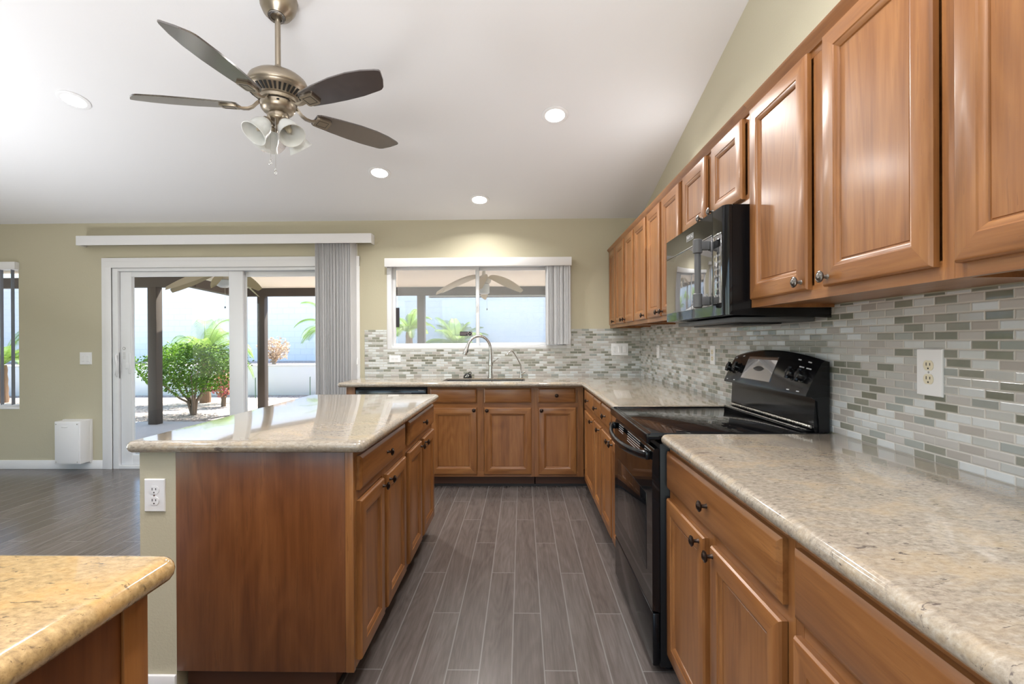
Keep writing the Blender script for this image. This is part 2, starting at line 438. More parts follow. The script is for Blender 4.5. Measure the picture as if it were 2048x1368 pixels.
def loops_panel(mb, fr, u0, u1, v0, v1, prof, mv, mh, mp):
    """nested rectangular loops: prof = [(inset, height)], materials: upright / level members / panel"""
    rings = []
    for ins, n in prof:
        rings.append(mb.ring([fr(u0 + ins, v0 + ins, n), fr(u1 - ins, v0 + ins, n), fr(u1 - ins, v1 - ins, n), fr(u0 + ins, v1 - ins, n)]))
    for a, b in zip(rings[:-1], rings[1:]):
        for i in range(4):
            f = mb.bm.faces.new((a[i], a[(i + 1) % 4], b[(i + 1) % 4], b[i])); f.material_index = mh if i in (0, 2) else mv
    f = mb.bm.faces.new(rings[-1]); f.material_index = mp
    f = mb.bm.faces.new(list(reversed(rings[0]))); f.material_index = mv

def frame_fn(kind, base):
    """kind 'X-': faces -x at x=base; 'X+': faces +x; 'Y-': faces -y.  (u, v, n) -> xyz"""
    if kind == 'X-': return lambda u, v, n: Vector((base - n, u, v))
    if kind == 'X+': return lambda u, v, n: Vector((base + n, u, v))
    return lambda u, v, n: Vector((u, base - n, v))
def grain_mats(kind): return [OAK[2], OAK[0] if kind == 'Y-' else OAK[1]]

DOOR_PROF = [(0, 0), (0, 0.0125), (0.0035, 0.0175), (0.007, 0.019), (0.050, 0.019), (0.053, 0.0165), (0.057, 0.0155), (0.065, 0.0095), (0.0665, 0.0060), (0.0685, 0.0060), (0.070, 0.0080)]
DRAWER_PROF = [(0, 0), (0, 0.0115), (0.004, 0.0145), (0.010, 0.0175), (0.014, 0.019)]

def knob(kind, base, u, v, parent, mat=None):
    mb = MB(); fr = frame_fn(kind, base)
    ax = fr(0, 0, 1) - fr(0, 0, 0)
    mb.lathe([(0.0075, 0), (0.0055, 0.004), (0.005, 0.015), (0.0145, 0.0185), (0.0165, 0.0215), (0.0165, 0.0235), (0.013, 0.0255), (0.012, 0.0245), (0.008, 0.0285), (0.0001, 0.030)], fr(u, v, 0.0), ax, 18)
    obj('knob', mb, mat or BRONZE, parent, 40)

def cab_door(kind, base, u0, u1, v0, v1, parent, k=None, kmat=None):
    mb = MB(); loops_panel(mb, frame_fn(kind, base), u0, u1, v0, v1, DOOR_PROF, 0, 1, 0)
    d = obj('door', mb, grain_mats(kind), parent, 25)
    if k: knob(kind, base - (0.019 if kind != 'X+' else -0.019), k[0], k[1], d, kmat)
    return d

def cab_drawer(kind, base, u0, u1, v0, v1, parent, k=None):
    mb = MB(); loops_panel(mb, frame_fn(kind, base), u0, u1, v0, v1, DRAWER_PROF, 1, 1, 1)
    d = obj('drawer', mb, grain_mats(kind), parent, 25)
    if k: knob(kind, base - (0.019 if kind != 'X+' else -0.019), k[0], k[1], d)
    return d

def fbox(mb, kind, base, u0, u1, v0, v1, n0, n1, mat=0, bev=0.0):
    fr = frame_fn(kind, base); a = fr(u0, v0, n0); b = fr(u1, v1, n1)
    mb.box(min(a.x, b.x), max(a.x, b.x), min(a.y, b.y), max(a.y, b.y), min(a.z, b.z), max(a.z, b.z), mat, bev)

def face_frame(kind, base, u0, u1, v0, v1, stiles, rails, parent, bottom=0.045, top=0.035, side=0.035):
    """19 mm face frame; stiles = centres of middle uprights, rails = centres of middle level members"""
    mb = MB()
    fbox(mb, kind, base, u0, u0 + side, v0, v1, -0.019, 0, 0); fbox(mb, kind, base, u1 - side, u1, v0, v1, -0.019, 0, 0)
    for s in stiles: fbox(mb, kind, base, s - 0.028, s + 0.028, v0 + bottom, v1 - top, -0.019, -0.0003, 0)
    fbox(mb, kind, base, u0 + side, u1 - side, v0, v0 + bottom, -0.019, 0, 1); fbox(mb, kind, base, u0 + side, u1 - side, v1 - top, v1, -0.019, 0, 1)
    for r in rails: fbox(mb, kind, base, u0 + side, u1 - side, r - 0.02, r + 0.02, -0.019, -0.0006, 1)
    return obj('face_frame', mb, grain_mats(kind), parent, 0)

# ------------------------------------------------------------------ room shell
D = 4.85            # back wall plane
XR = 1.166          # right wall plane (tile face 4 mm in front)
CE = lambda y: 2.46 + 0.232 * (D - y)
XL, YB = -6.9, -3.6  # left and rear walls
RIDGE = -0.6

mb = MB(); mb.box(XL - 0.15, XR + 0.15, YB - 0.15, D + 0.15, -0.10, 0.0); struct('floor', mb, LAM)
mb = MB()
za, zb = CE(D + 0.15), CE(RIDGE)
for (y0, z0), (y1, z1) in (((D + 0.15, za), (RIDGE, zb)), ((RIDGE, zb), (YB - 0.15, zb - 0.232 * (RIDGE - YB + 0.15)))):
    mb.extrude([(XL - 0.15, y0, z0), (XR + 0.15, y0, z0), (XR + 0.15, y1, z1), (XL - 0.15, y1, z1)], (0, 0, 0.12))
struct('ceiling', mb, CEILP, smooth=0)

# back wall with window, door and window openings
DX0, DX1, DZ = -4.10, -1.70, 2.012
KX0, KX1, KZ0, KZ1 = -1.336, 0.483, 1.186, 2.03
LX0, LX1, LZ0, LZ1 = -6.6, -5.056, 0.60, 2.05
mb = MB(); T0, T1 = D, D + 0.15
mb.box(XL - .15, LX0, T0, T1, 0, 2.46); mb.box(LX0, LX1, T0, T1, 0, LZ0); mb.box(LX0, LX1, T0, T1, LZ1, 2.46)
mb.box(LX1, DX0, T0, T1, 0, 2.46); mb.box(DX0, DX1, T0, T1, DZ, 2.46); mb.box(DX1, KX0, T0, T1, 0, 2.46)
mb.box(KX0, KX1, T0, T1, 0, KZ0); mb.box(KX0, KX1, T0, T1, KZ1, 2.46); mb.box(KX1, XR + 0.15, T0, T1, 0, 2.46)
struct('wall_back', mb, WALLP, smooth=0)
mb = MB()
mb.extrude([(XR, YB, 0), (XR, D, 0), (XR, D, CE(D) + 0.02), (XR, RIDGE, CE(RIDGE) + 0.02), (XR, YB, CE(RIDGE) - 0.232 * (RIDGE - YB) + 0.02)], (0.15, 0, 0))
struct('wall_right', mb, WALLP, smooth=0)
# left wall with a big window opening, rear wall with two openings (outside the picture)
mb = MB()
mb.box(XL - .15, XL, YB, -3.2, 0, 3.7); mb.box(XL - .15, XL, -0.4, D, 0, 3.7); mb.box(XL - .15, XL, -3.2, -0.4, 0, 0.5); mb.box(XL - .15, XL, -3.2, -0.4, 2.3, 3.7)
struct('wall_left', mb, WALLP, smooth=0)
mb = MB()
zr = CE(RIDGE) - 0.232 * (RIDGE - YB)
mb.box(XL, -5.8, YB - .15, YB, 0, zr); mb.box(-3.2, -2.2, YB - .15, YB, 0, zr); mb.box(0.6, XR, YB - .15, YB, 0, zr)
for a, b in ((-5.8, -3.2), (-2.2, 0.6)):
    mb.box(a, b, YB - .15, YB, 0, 0.3); mb.box(a, b, YB - .15, YB, 2.4, zr)
struct('wall_front', mb, WALLP, smooth=0)

# baseboard along the back wall
mb = MB(); mb.box(XL, -4.195, D - 0.014, D, 0, 0.088, 0, 0.004); struct('baseboard_back', mb, WHITE)
# door casing
mb = MB()
for k, (ins, dep) in enumerate(((0.0, 0.016), (0.032, 0.020), (0.062, 0.013))):
    wd = 0.097 - ins
    mb.box(DX0 - wd + 0.0, DX0 + 0.003, D - dep, D - 0.0002 * k, 0, DZ + wd, 0, 0.003); mb.box(DX1 - 0.003, DX1 + wd, D - dep, D - 0.0002 * k, 0, DZ + wd, 0, 0.003)
    mb.box(DX0 - wd, DX1 + wd, D - dep - 0.0003, D - 0.0002 * k, DZ - 0.003, DZ + wd, 0, 0.003)
struct('trim_1', mb, WHITE)

# backsplash tile on both walls
TT = 1.377
mb = MB(); TB = D - 0.004
mb.box(-1.558, KX0 - 0.001, TB, D - 0.0003, 0.914, TT); mb.box(KX0 - 0.001, KX1 + 0.001, TB, D - 0.0003, 0.914, KZ0); mb.box(KX1 + 0.001, XR - 0.0042, TB, D - 0.0003, 0.914, TT)
o = struct('trim_2', mb, TILE_X, smooth=0)
mb = MB(); mb.box(XR - 0.004, XR - 0.0003, 0.0, D - 0.0045, 0.914, 1.390)
o = struct('trim_3', mb, TILE_Y, smooth=0)

# ------------------------------------------------------------------ sliding glass door
mb = MB(); y0, y1 = D - 0.006, D + 0.11
mb.box(DX0, DX0 + 0.06, y0, y1, 0, DZ, 0, 0.003); mb.box(DX1 - 0.06, DX1, y0, y1, 0, DZ, 0, 0.003)
mb.box(DX0 + 0.06, DX1 - 0.06, y0, y1, DZ - 0.035, DZ, 0, 0.003); mb.box(DX0 + 0.06, DX1 - 0.06, y0, y1, 0, 0.035, 0, 0.003)
dr = struct('door_1', mb, VINYL)
def sash(x0, x1, ya, yb, zt, name, wl, wr):
    m2 = MB()
    m2.box(x0, x0 + wl, ya, yb, 0.036, zt, 0, 0.004); m2.box(x1 - wr, x1, ya, yb, 0.036, zt, 0, 0.004)
    m2.box(x0 + wl, x1 - wr, ya + 0.001, yb - 0.001, zt - 0.05, zt, 0, 0.003); m2.box(x0 + wl, x1 - wr, ya + 0.001, yb - 0.001, 0.036, 0.135, 0, 0.003)
    # rebate line round the glass
    m2.box(x0 + wl - 0.012, x0 + wl + 0.006, ya - 0.003, yb, 0.13, zt - 0.045, 0, 0.002)
    p = obj(name, m2, VINYL, dr)
    g = MB(); g.box(x0 + wl - 0.005, x1 - wr + 0.005, (ya + yb) / 2 - 0.003, (ya + yb) / 2 + 0.003, 0.13, zt - 0.045); obj('pane', g, GLASS, p, 0)
    return p
s1 = sash(-4.036, -2.79, D + 0.022, D + 0.058, 1.975, 'sliding_panel', 0.112, 0.142)
s2 = sash(-2.86, -1.762, D + 0.068, D + 0.102, 1.975, 'fixed_panel', 0.065, 0.09)
mb = MB()
mb.tube([(-4.055, D + 0.012, 1.155), (-4.050, D - 0.022, 1.13), (-4.035, D - 0.036, 1.09), (-4.025, D - 0.036, 1.045), (-4.030, D - 0.034, 0.99), (-4.047, D - 0.022, 0.945), (-4.055, D + 0.012, 0.915)], 0.011, 10)
mb.box(-4.075, -4.040, D + 0.004, D + 0.022, 0.90, 1.17, 0, 0.004)
obj('handle', mb, VINYL, s1)
mb = MB(); mb.box(-3.955, -3.93, D + 0.016, D + 0.024, 0.95, 1.16, 0, 0.003); mb.box(-3.98, -3.95, D + 0.014, D + 0.023, 1.0, 1.06, 0, 0.003); obj('latch', mb, VINYL, s1)
mb = MB(); mb.cyl((-4.0, D + 0.0215, 1.205), (-4.0, D + 0.019, 1.205), 0.014, seg=20, mat=0); mb.cyl((-4.0, D + 0.0188, 1.205), (-4.0, D + 0.0184, 1.205), 0.010, seg=20, mat=1)
mb.box(-4.015, -3.983, D + 0.019, D + 0.0215, 1.09, 1.175, 1)
for i in range(6): mb.box(-4.010, -3.988, D + 0.0186, D + 0.0191, 1.10 + i * 0.012, 1.103 + i * 0.012, 0)
obj('sticker', mb, [plain('sticker_grey', (0.25, 0.25, 0.25), 0.5), WHITE], s1)

# ------------------------------------------------------------------ kitchen window
mb = MB(); a, b = D + 0.0, D + 0.13
fwid = 0.045
mb.box(KX0, KX0 + fwid, a, b, KZ0, KZ1, 0, 0.003); mb.box(KX1 - fwid, KX1, a, b, KZ0, KZ1, 0, 0.003)
mb.box(KX0 + fwid, KX1 - fwid, a, b, KZ0, KZ0 + 0.032, 0, 0.003); mb.box(KX0 + fwid, KX1 - fwid, a, b, KZ1 - 0.03, KZ1, 0, 0.003)
kw = struct('window_2', mb, VINYL)
def wsash(par, name, x0, x1, ya, yb, z0, z1, w, screen=False):
    m2 = MB()
    m2.box(x0, x0 + w, ya, yb, z0, z1, 0, 0.003); m2.box(x1 - w, x1, ya, yb, z0, z1, 0, 0.003)
    m2.box(x0 + w, x1 - w, ya + .001, yb - .001, z0, z0 + w * 0.8, 0, 0.003); m2.box(x0 + w, x1 - w, ya + .001, yb - .001, z1 - w * 0.8, z1, 0, 0.003)
    p = obj(name, m2, VINYL, par)
    g = MB(); g.box(x0 + w - .004, x1 - w + .004, (ya + yb) / 2 - .002, (ya + yb) / 2 + .002, z0 + w * .7, z1 - w * .7); obj('pane', g, GLASS, p, 0)
    return p
k1 = wsash(kw, 'sash', -1.291, -0.425, D + 0.05, D + 0.08, 1.218, 2.0, 0.030)
k2 = wsash(kw, 'sash', -0.463, 0.438, D + 0.085, D + 0.115, 1.218, 2.0, 0.036)
mb = MB(); mb.box(-1.262, -0.42, D + 0.121, D + 0.122, 1.225, 1.99); mb.box(-0.42, 0.43, D + 0.121, D + 0.122, 1.225, 1.99); obj('insect_screen', mb, SCREEN, kw, 0)
mb = MB(); mb.box(-0.452, -0.436, D + 0.040, D + 0.052, 1.56, 1.66, 0, 0.003); mb.box(-0.449, -0.439, D + 0.03, D + 0.042, 1.60, 1.65, 0, 0.002); obj('latch', mb, VINYL, kw)
# left window
mb = MB(); a, b = D + 0.05, D + 0.14
mb.box(LX0, LX0 + .04, a, b, LZ0, LZ1, 0, .003); mb.box(LX1 - .04, LX1, a, b, LZ0, LZ1, 0, .003)
mb.box(LX0 + .04, LX1 - .04, a, b, LZ0, LZ0 + .035, 0, .003); mb.box(LX0 + .04, LX1 - .04, a, b, LZ1 - .035, LZ1, 0, .003)
mb.box(-5.86, -5.80, a, b, LZ0 + .035, LZ1 - .035, 0, .003)
lw = struct('window_1', mb, VINYL)
mb = MB(); mb.box(LX0 + .03, LX1 - .03, D + .093, D + .097, LZ0 + .03, LZ1 - .03); obj('pane', mb, GLASS, lw, 0)

# ------------------------------------------------------------------ vertical blinds
def blind(name_label, vx0, vx1, zt, zb, vyf, vane_x, n, vzt, vzb, yv, ang, group, wall_y=D, vane_mat=None, depth=0.086):
    t = thing('vertical_blind', name_label, 'vertical blind', ((vx0 + vx1) / 2, wall_y - 0.03, vzb), group)
    m2 = MB(); th = 0.012
    m2.box(vx0, vx1, vyf, vyf + th, zb, zt, 0, 0.005); m2.box(vx0, vx0 + th, vyf + th, wall_y - 0.0008, zb, zt, 0, 0.003); m2.box(vx1 - th, vx1, vyf + th, wall_y - 0.0008, zb, zt, 0, 0.003)
    m2.box(vx0 + th, vx1 - th, vyf + th, wall_y - 0.001, zt - th, zt - 0.001, 0, 0.002)
    obj('valance', m2, WHITE, t)
    m2 = MB(); m2.box(vx0 + 0.03, vx1 - 0.03, vyf + 0.035, vyf + 0.075, zb + 0.02, zb + 0.05, 0, 0.003); obj('headrail', m2, WHITE, t)
    rr = random.Random(n)
    for i in range(n):
        x = vane_x[0] + (vane_x[1] - vane_x[0]) * (i + 0.5) / n + rr.uniform(-0.004, 0.004)
        an = math.radians(ang + rr.uniform(-13, 13)); dx, dy = math.cos(an) * depth / 2, math.sin(an) * depth / 2
        nx, ny = -math.sin(an), math.cos(an)
        m2 = MB(); prof = []
        for k in range(5):
            s = k / 2 - 1; bow = 0.006 * (1 - s * s)
            prof.append(Vector((x + dx * s + nx * bow, yv + dy * s + ny * bow, 0)))
        prof2 = [p + Vector((nx, ny, 0)) * 0.0012 for p in reversed(prof)]
        poly = [p + Vector((0, 0, vzb + rr.uniform(0, 0.004))) for p in prof + prof2]
        m2.extrude(poly, (0, 0, vzt - vzb - 0.005)); obj('vane', m2, vane_mat or VANE, t, 50)
    return t
bd = blind('white vertical blind drawn open beside the sliding glass door', -4.365, -1.452, 2.312, 2.218, 4.735, (-2.00, -1.64), 24, 2.24, 0.03, 4.79, 58, 'vertical blinds')
bk = blind('short white vertical blind stacked at right of the kitchen sink window', -1.338, 0.484, 2.074, 1.990, 4.77, (0.235, 0.450), 15, 2.0, 1.225, 4.815, 122, 'vertical blinds', depth=0.075)
mb = MB(); mb.tube([(0.470, 4.80, 1.99), (0.470, 4.80, 1.35), (0.472, 4.80, 1.33)], 0.0022, 6); mb.lathe([(0.001, 0), (0.007, 0.008), (0.008, 0.05), (0.003, 0.065)], (0.472, 4.80, 1.27), (0, 0, 1), 10); obj('cord', mb, WHITE, bk)
mb = MB(); mb.tube([(-1.612, 4.79, 2.22), (-1.612, 4.79, 1.10)], 0.0022, 6); mb.lathe([(0.001, 0), (0.008, 0.008), (0.009, 0.06), (0.003, 0.075)], (-1.612, 4.79, 1.03), (0, 0, 1), 10); obj('cord', mb, WHITE, bd)
VANED = plain('charcoal_vane', (0.16, 0.16, 0.18), 0.5)
bl = blind('vertical blind with dark open vanes in the far left window', -6.6, -5.045, 2.075, 2.0, 4.80, (-6.56, -5.09), 13, 2.01, 0.64, 4.88, 124, 'vertical blinds', vane_mat=VANED)

# sill of the left window
mb = MB(); mb.box(LX0, LX1, D - 0.004, D + 0.05, LZ0 - 0.001, LZ0 + 0.022, 0, 0.003); struct('trim_4', mb, WHITE)

# ------------------------------------------------------------------ countertops
def offset_poly(poly, dist):
    n = len(poly); out = []
    for i in range(n):
        p0, p1, p2 = poly[i - 1], poly[i], poly[(i + 1) % n]
        e1 = (p1 - p0).normalized(); e2 = (p2 - p1).normalized()
        n1 = Vector((-e1.y, e1.x)); n2 = Vector((-e2.y, e2.x))
        d1, d2 = dist[i - 1], dist[i]
        cr = e1.x * e2.y - e1.y * e2.x
        if abs(cr) < 1e-6: out.append(p1 + n1 * d1)
        else:
            a = p1 + n1 * d1; b = p1 + n2 * d2
            t = ((b.x - a.x) * e2.y - (b.y - a.y) * e2.x) / cr
            out.append(a + e1 * t)
    return out

def slab(name, pts, zt, th, label, hole=None, mat=None):
    """pts: ccw list of (x, y, corner_radius, rounded_edge_to_next)"""
    poly, flags = [], []
    n = len(pts)
    for i in range(n):
        p = Vector(pts[i][:2]); r = pts[i][2]
        if r > 0:
            a = (Vector(pts[i - 1][:2]) - p).normalized(); b = (Vector(pts[(i + 1) % n][:2]) - p).normalized()
            c = p + (a + b) * r; s = c - b * r; e = c - a * r
            s, e = p + a * r, p + b * r
            k = 7
            a0 = math.atan2(s.y - c.y, s.x - c.x); a1 = math.atan2(e.y - c.y, e.x - c.x); da = (a1 - a0 + PI) % (2 * PI) - PI
            for q in range(k + 1):
                an = a0 + da * q / k; poly.append(c + Vector((math.cos(an), math.sin(an))) * r); flags.append(True if q < k else pts[i][3])
        else:
            poly.append(p); flags.append(pts[i][3])
    rr = th / 2; mb = MB(); rings = []
    K = 8
    for k in range(K + 1):
        an = -PI / 2 + PI * k / K
        off = [rr * (1 - math.cos(an)) if f else 0.0 for f in flags]
        rings.append(mb.ring([Vector((q.x, q.y, zt - rr + rr * math.sin(an))) for q in offset_poly(poly, off)]))
    mb.skin(rings, 0, True, False, False)
    def cap(ring, z):
        edges = []
        m = len(ring)
        for i in range(m):
            e = mb.bm.edges.get((ring[i], ring[(i + 1) % m])); edges.append(e)
        hv = None
        if hole:
            hv = mb.ring([Vector((x, y, z)) for x, y in hole])
            for i in range(len(hv)): edges.append(mb.bm.edges.new((hv[i], hv[(i + 1) % len(hv)])))
        bmesh.ops.triangle_fill(mb.bm, use_beauty=True, use_dissolve=False, edges=edges)
        return hv
    h0 = cap(rings[0], zt - th); h1 = cap(rings[-1], zt)
    if hole: mb.skin([h0, h1], 0, True, False, False)
    o = obj(name, mb, mat or GRAN, None, 40)
    return tag(o, label, 'countertop')

CT, TH = 0.914, 0.040
XRW = XR - 0.0045; YBW = D - 0.0045
XN_F = 0.494      # nose of the far right run
XN_N = 0.511      # nose of the near right run
SH = [(-0.70, 4.285), (0.026, 4.285), (0.026, 4.60), (-0.70, 4.60)]
slab('countertop', [(-1.572, 4.137, 0.03, True), (XN_F, 4.137, 0.0, True), (XN_F, 2.622, 0.015, True), (XRW, 2.622, 0, False), (XRW, YBW, 0, False), (-1.572, YBW, 0, True)], CT, TH,
     'pale granite countertop turning the corner below the sink window', SH)
slab('countertop', [(XN_N, 0.05, 0, False), (XRW, 0.05, 0, False), (XRW, 1.852, 0, True), (XN_N, 1.852, 0.03, True)][0:4] if False else
     [(XN_N, 0.05, 0, False), (XRW, 0.05, 0, False), (XRW, 1.852, 0, True), (XN_N, 1.852, 0.03, True)], CT, TH,
     'speckled beige granite countertop in front of the black range')
slab('countertop', [(-1.402, 1.692, 0.035, True), (-0.547, 1.692, 0.035, True), (-0.547, 3.245, 0.035, True), (-1.402, 3.245, 0.035, True)], CT, TH,
     'glossy granite island top reflecting the sliding glass door')
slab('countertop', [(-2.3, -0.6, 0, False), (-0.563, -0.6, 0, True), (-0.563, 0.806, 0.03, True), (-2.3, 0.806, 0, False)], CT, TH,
     'granite peninsula top, tinted for warm light, cut off by the lower left corner', mat=GRAN_LIT)

# ------------------------------------------------------------------ base cabinets
BZ0, BZ1 = 0.098, 0.8735
def carcass(parent, x0, x1, y0, y1, mats=None, z0=BZ0):
    mb = MB(); mb.box(x0, x1, y0, y1, z0, BZ1); return obj('carcass', mb, mats or [OAK[2]], parent, 0)
def toe(parent, x0, x1, y0, y1):
    mb = MB(); mb.box(x0, x1, y0, y1, 0.02, BZ0 - 0.0005, 0); mb.box(x0 - 0.004, x1 + 0.004, y0 - 0.004, y1 + 0.004, 0.0005, 0.0195, 1)
    return obj('toe_kick', mb, [TOE, BASE_STRIP], parent, 0)

# back run, faces -y, frame at y = 4.22
YF = 4.22
G_B = 'oak base cabinets along the walls'
t = thing('base_cabinet', 'oak base cabinet with two doors under the sink', 'cabinet', (-0.36, 4.5, 0), G_B)
carcass(t, -0.815, 0.103, YF + 0.0195, 4.843 if False else 4.27); toe(t, -0.815, 0.103, YF + 0.066, 4.34)
face_frame('Y-', YF, -0.815, 0.103, BZ0, BZ1, [-0.359], [0.712], t)
cab_drawer('Y-', YF, -0.790, -0.391, 0.733, 0.858, t); cab_drawer('Y-', YF, -0.327, 0.077, 0.733, 0.858, t)
cab_door('Y-', YF, -0.790, -0.390, 0.120, 0.692, t, (-0.412, 0.672)); cab_door('Y-', YF, -0.328, 0.077, 0.120, 0.692, t, (-0.302, 0.670))
t = thing('base_cabinet', 'narrow oak base cabinet with drawer and door right of the sink cabinet', 'cabinet', (0.31, 4.5, 0), G_B)
carcass(t, 0.104, 0.5225, YF + 0.0195, 4.75); toe(t, 0.112, 0.56, YF + 0.066, 4.34)
face_frame('Y-', YF, 0.104, 0.5225, BZ0, BZ1, [], [0.712], t, side=0.05)
cab_drawer('Y-', YF, 0.134, 0.453, 0.733, 0.858, t, (0.292, 0.796)); cab_door('Y-', YF, 0.136, 0.459, 0.120, 0.692, t, (0.162, 0.668))
mb = MB(); mb.box(-1.512, -1.4365, YF - 0.019, 4.80, 0.0005, BZ1, 0, 0.002); o = obj('end_panel', mb, OAK[2]); tag(o, 'oak end panel left of the black dishwasher', 'cabinet panel')

# dishwasher
t = thing('dishwasher', 'black dishwasher mostly hidden behind the island top', 'dishwasher', (-1.125, 4.5, 0))
mb = MB(); mb.box(-1.433, -0.820, YF + 0.012, 4.80, 0.10, 0.862, 0, 0.003); mb.box(-1.42, -0.83, YF + 0.08, 4.75, 0.0005, 0.099); obj('body', mb, BLACKM, t)
mb = MB(); mb.box(-1.431, -0.822, YF - 0.016, YF + 0.011, 0.105, 0.745, 0, 0.006); obj('door', mb, DW, t)
mb = MB(); mb.box(-1.431, -0.822, YF - 0.022, YF + 0.011, 0.748, 0.852, 0, 0.006)
for i in range(2): mb.box(-1.405, -1.335, YF - 0.0235, YF - 0.021, 0.822 - i * 0.02, 0.832 - i * 0.02, 1)
mb.box(-1.24, -0.95, YF - 0.0226, YF - 0.0218, 0.8185, 0.8205, 2)
for x in (-1.28, -1.18, -1.15, -1.12, -1.09): mb.box(x, x + 0.010, YF - 0.0226, YF - 0.0218, 0.797, 0.803, 2)
mb.box(-1.0, -0.965, YF - 0.0226, YF - 0.0218, 0.797, 0.802, 2); mb.box(-0.89, -0.84, YF - 0.0226, YF - 0.0218, 0.838, 0.842, 2)
obj('control_panel', mb, [DW, SLOT, MARK], t)

# far right run, faces -x, door front x = 0.508
XF = 0.527
def right_unit(lbl, y0, y1, drawers, doors, xf, z_d=(0.735, 0.858), z_o=(0.115, 0.692), stiles=(), wall=XRW):
    t = thing('base_cabinet', lbl, 'cabinet', (xf + 0.3, (y0 + y1) / 2, 0), G_B)
    carcass(t, xf + 0.0195, wall - 0.01, y0, y1); toe(t, xf + 0.075, xf + 0.2, y0, y1)
    face_frame('X-', xf, y0, y1, BZ0, BZ1, list(stiles), [(z_d[0] + z_o[1]) / 2], t, side=0.028)
    for a, b in drawers: cab_drawer('X-', xf, a, b, *z_d, t, ((a + b) / 2, sum(z_d) / 2))
    for a, b, ky in doors: cab_door('X-', xf, a, b, *z_o, t, (ky, z_o[1] - 0.022))
    return t
right_unit('oak base cabinet with one drawer tucked in the counter corner', 3.548, 4.2005, [(3.560, 4.050)], [(3.560, 4.050, 3.592)], XF)
right_unit('oak base cabinet with one drawer, second from the corner', 3.218, 3.547, [(3.238, 3.535)], [(3.235, 3.535, 3.268)], XF)
right_unit('oak base cabinet whose paired doors touch the range', 2.630, 3.217, [(2.862, 3.200), (2.640, 2.815)], [(2.862, 3.200, 2.892), (2.640, 2.822, 2.796)], XF, stiles=(2.842,))
XFN = 0.550
ZD, ZO = (0.712, 0.850), (0.092, 0.676)
right_unit('oak base cabinet with wide drawer and two doors between range and photo edge', 1.004, 1.848, [(1.032, 1.838)], [(1.466, 1.838, 1.500), (1.034, 1.414, 1.392)], XFN, ZD, ZO, stiles=(1.44,))
right_unit('oak base cabinet with wide drawer, cut off at the lower right corner', 0.10, 1.003, [(0.13, 0.985)], [(0.57, 0.985, 0.60), (0.13, 0.54, 0.51)], XFN, ZD, ZO, stiles=(0.555,))

# ------------------------------------------------------------------ island
mb = MB(); mb.box(-1.365, -1.235, 1.728, 3.21, 0, BZ1); o = struct('wall_island', mb, WALLP, smooth=0)
mb = MB(); mb.box(-1.379, -1.233, 1.714, 1.7275, 0.0, 0.082, 0, 0.004); mb.box(-1.379, -1.3655, 1.7275, 3.21, 0, 0.082, 0, 0.004); struct('baseboard_island', mb, WHITE)
XI = -0.597
def island_unit(lbl, y0, y1, dr, doors):
    t = thing('base_cabinet', lbl, 'cabinet', ((-1.234 + XI) / 2, (y0 + y1) / 2, 0), 'oak island cabinets')
    carcass(t, -1.2345, XI - 0.0195, y0, y1); toe(t, -1.22, XI - 0.08, y0 + 0.02, y1 - 0.006)
    face_frame('X+', XI, y0, y1, BZ0, BZ1, [(y0 + y1) / 2], [0.712], t, side=0.028)
    cab_drawer('X+', XI, dr[0], dr[1], 0.728, 0.852, t, ((dr[0] + dr[1]) / 2, 0.79))
    for a, b, ky in doors: cab_door('X+', XI, a, b, 0.118, 0.690, t, (ky, 0.664))
    return t
island_unit('oak island cabinet with drawer and two doors, nearer half', 1.745, 2.470, (1.757, 2.435), [(1.757, 2.055, 2.028), (2.105, 2.440, 2.130)])
island_unit('oak island cabinet with drawer and two doors, nearer the sink', 2.471, 3.230, (2.512, 3.215), [(2.515, 2.825, 2.795), (2.885, 3.215, 2.912)])
mb = MB(); mb.box(-1.234, -0.628, 1.7265, 1.7445, 0.092, BZ1, 0, 0.001); mb.box(-0.6275, -0.5975, 1.7245, 1.7445, 0.092, BZ1, 1, 0.002);
o = obj('end_panel', mb, [OAKP, OAK[2]]); tag(o, 'reddish oak veneer panel closing the near end of the island', 'cabinet panel')

# peninsula at the lower left corner
t = thing('base_cabinet', 'oak peninsula cabinet under the granite top tinted for warm light', 'cabinet', (-1.4, 0.1, 0), None)
mb = MB(); mb.box(-2.25, -0.604, -0.55, 0.77, 0.0005, BZ1); obj('carcass', mb, OAKP, t, 0)
mb = MB(); mb.box(-0.6035, -0.598, 0.725, 0.772, 0.0005, BZ1, 0, 0.001); obj('end_stile', mb, OAK[2], t)

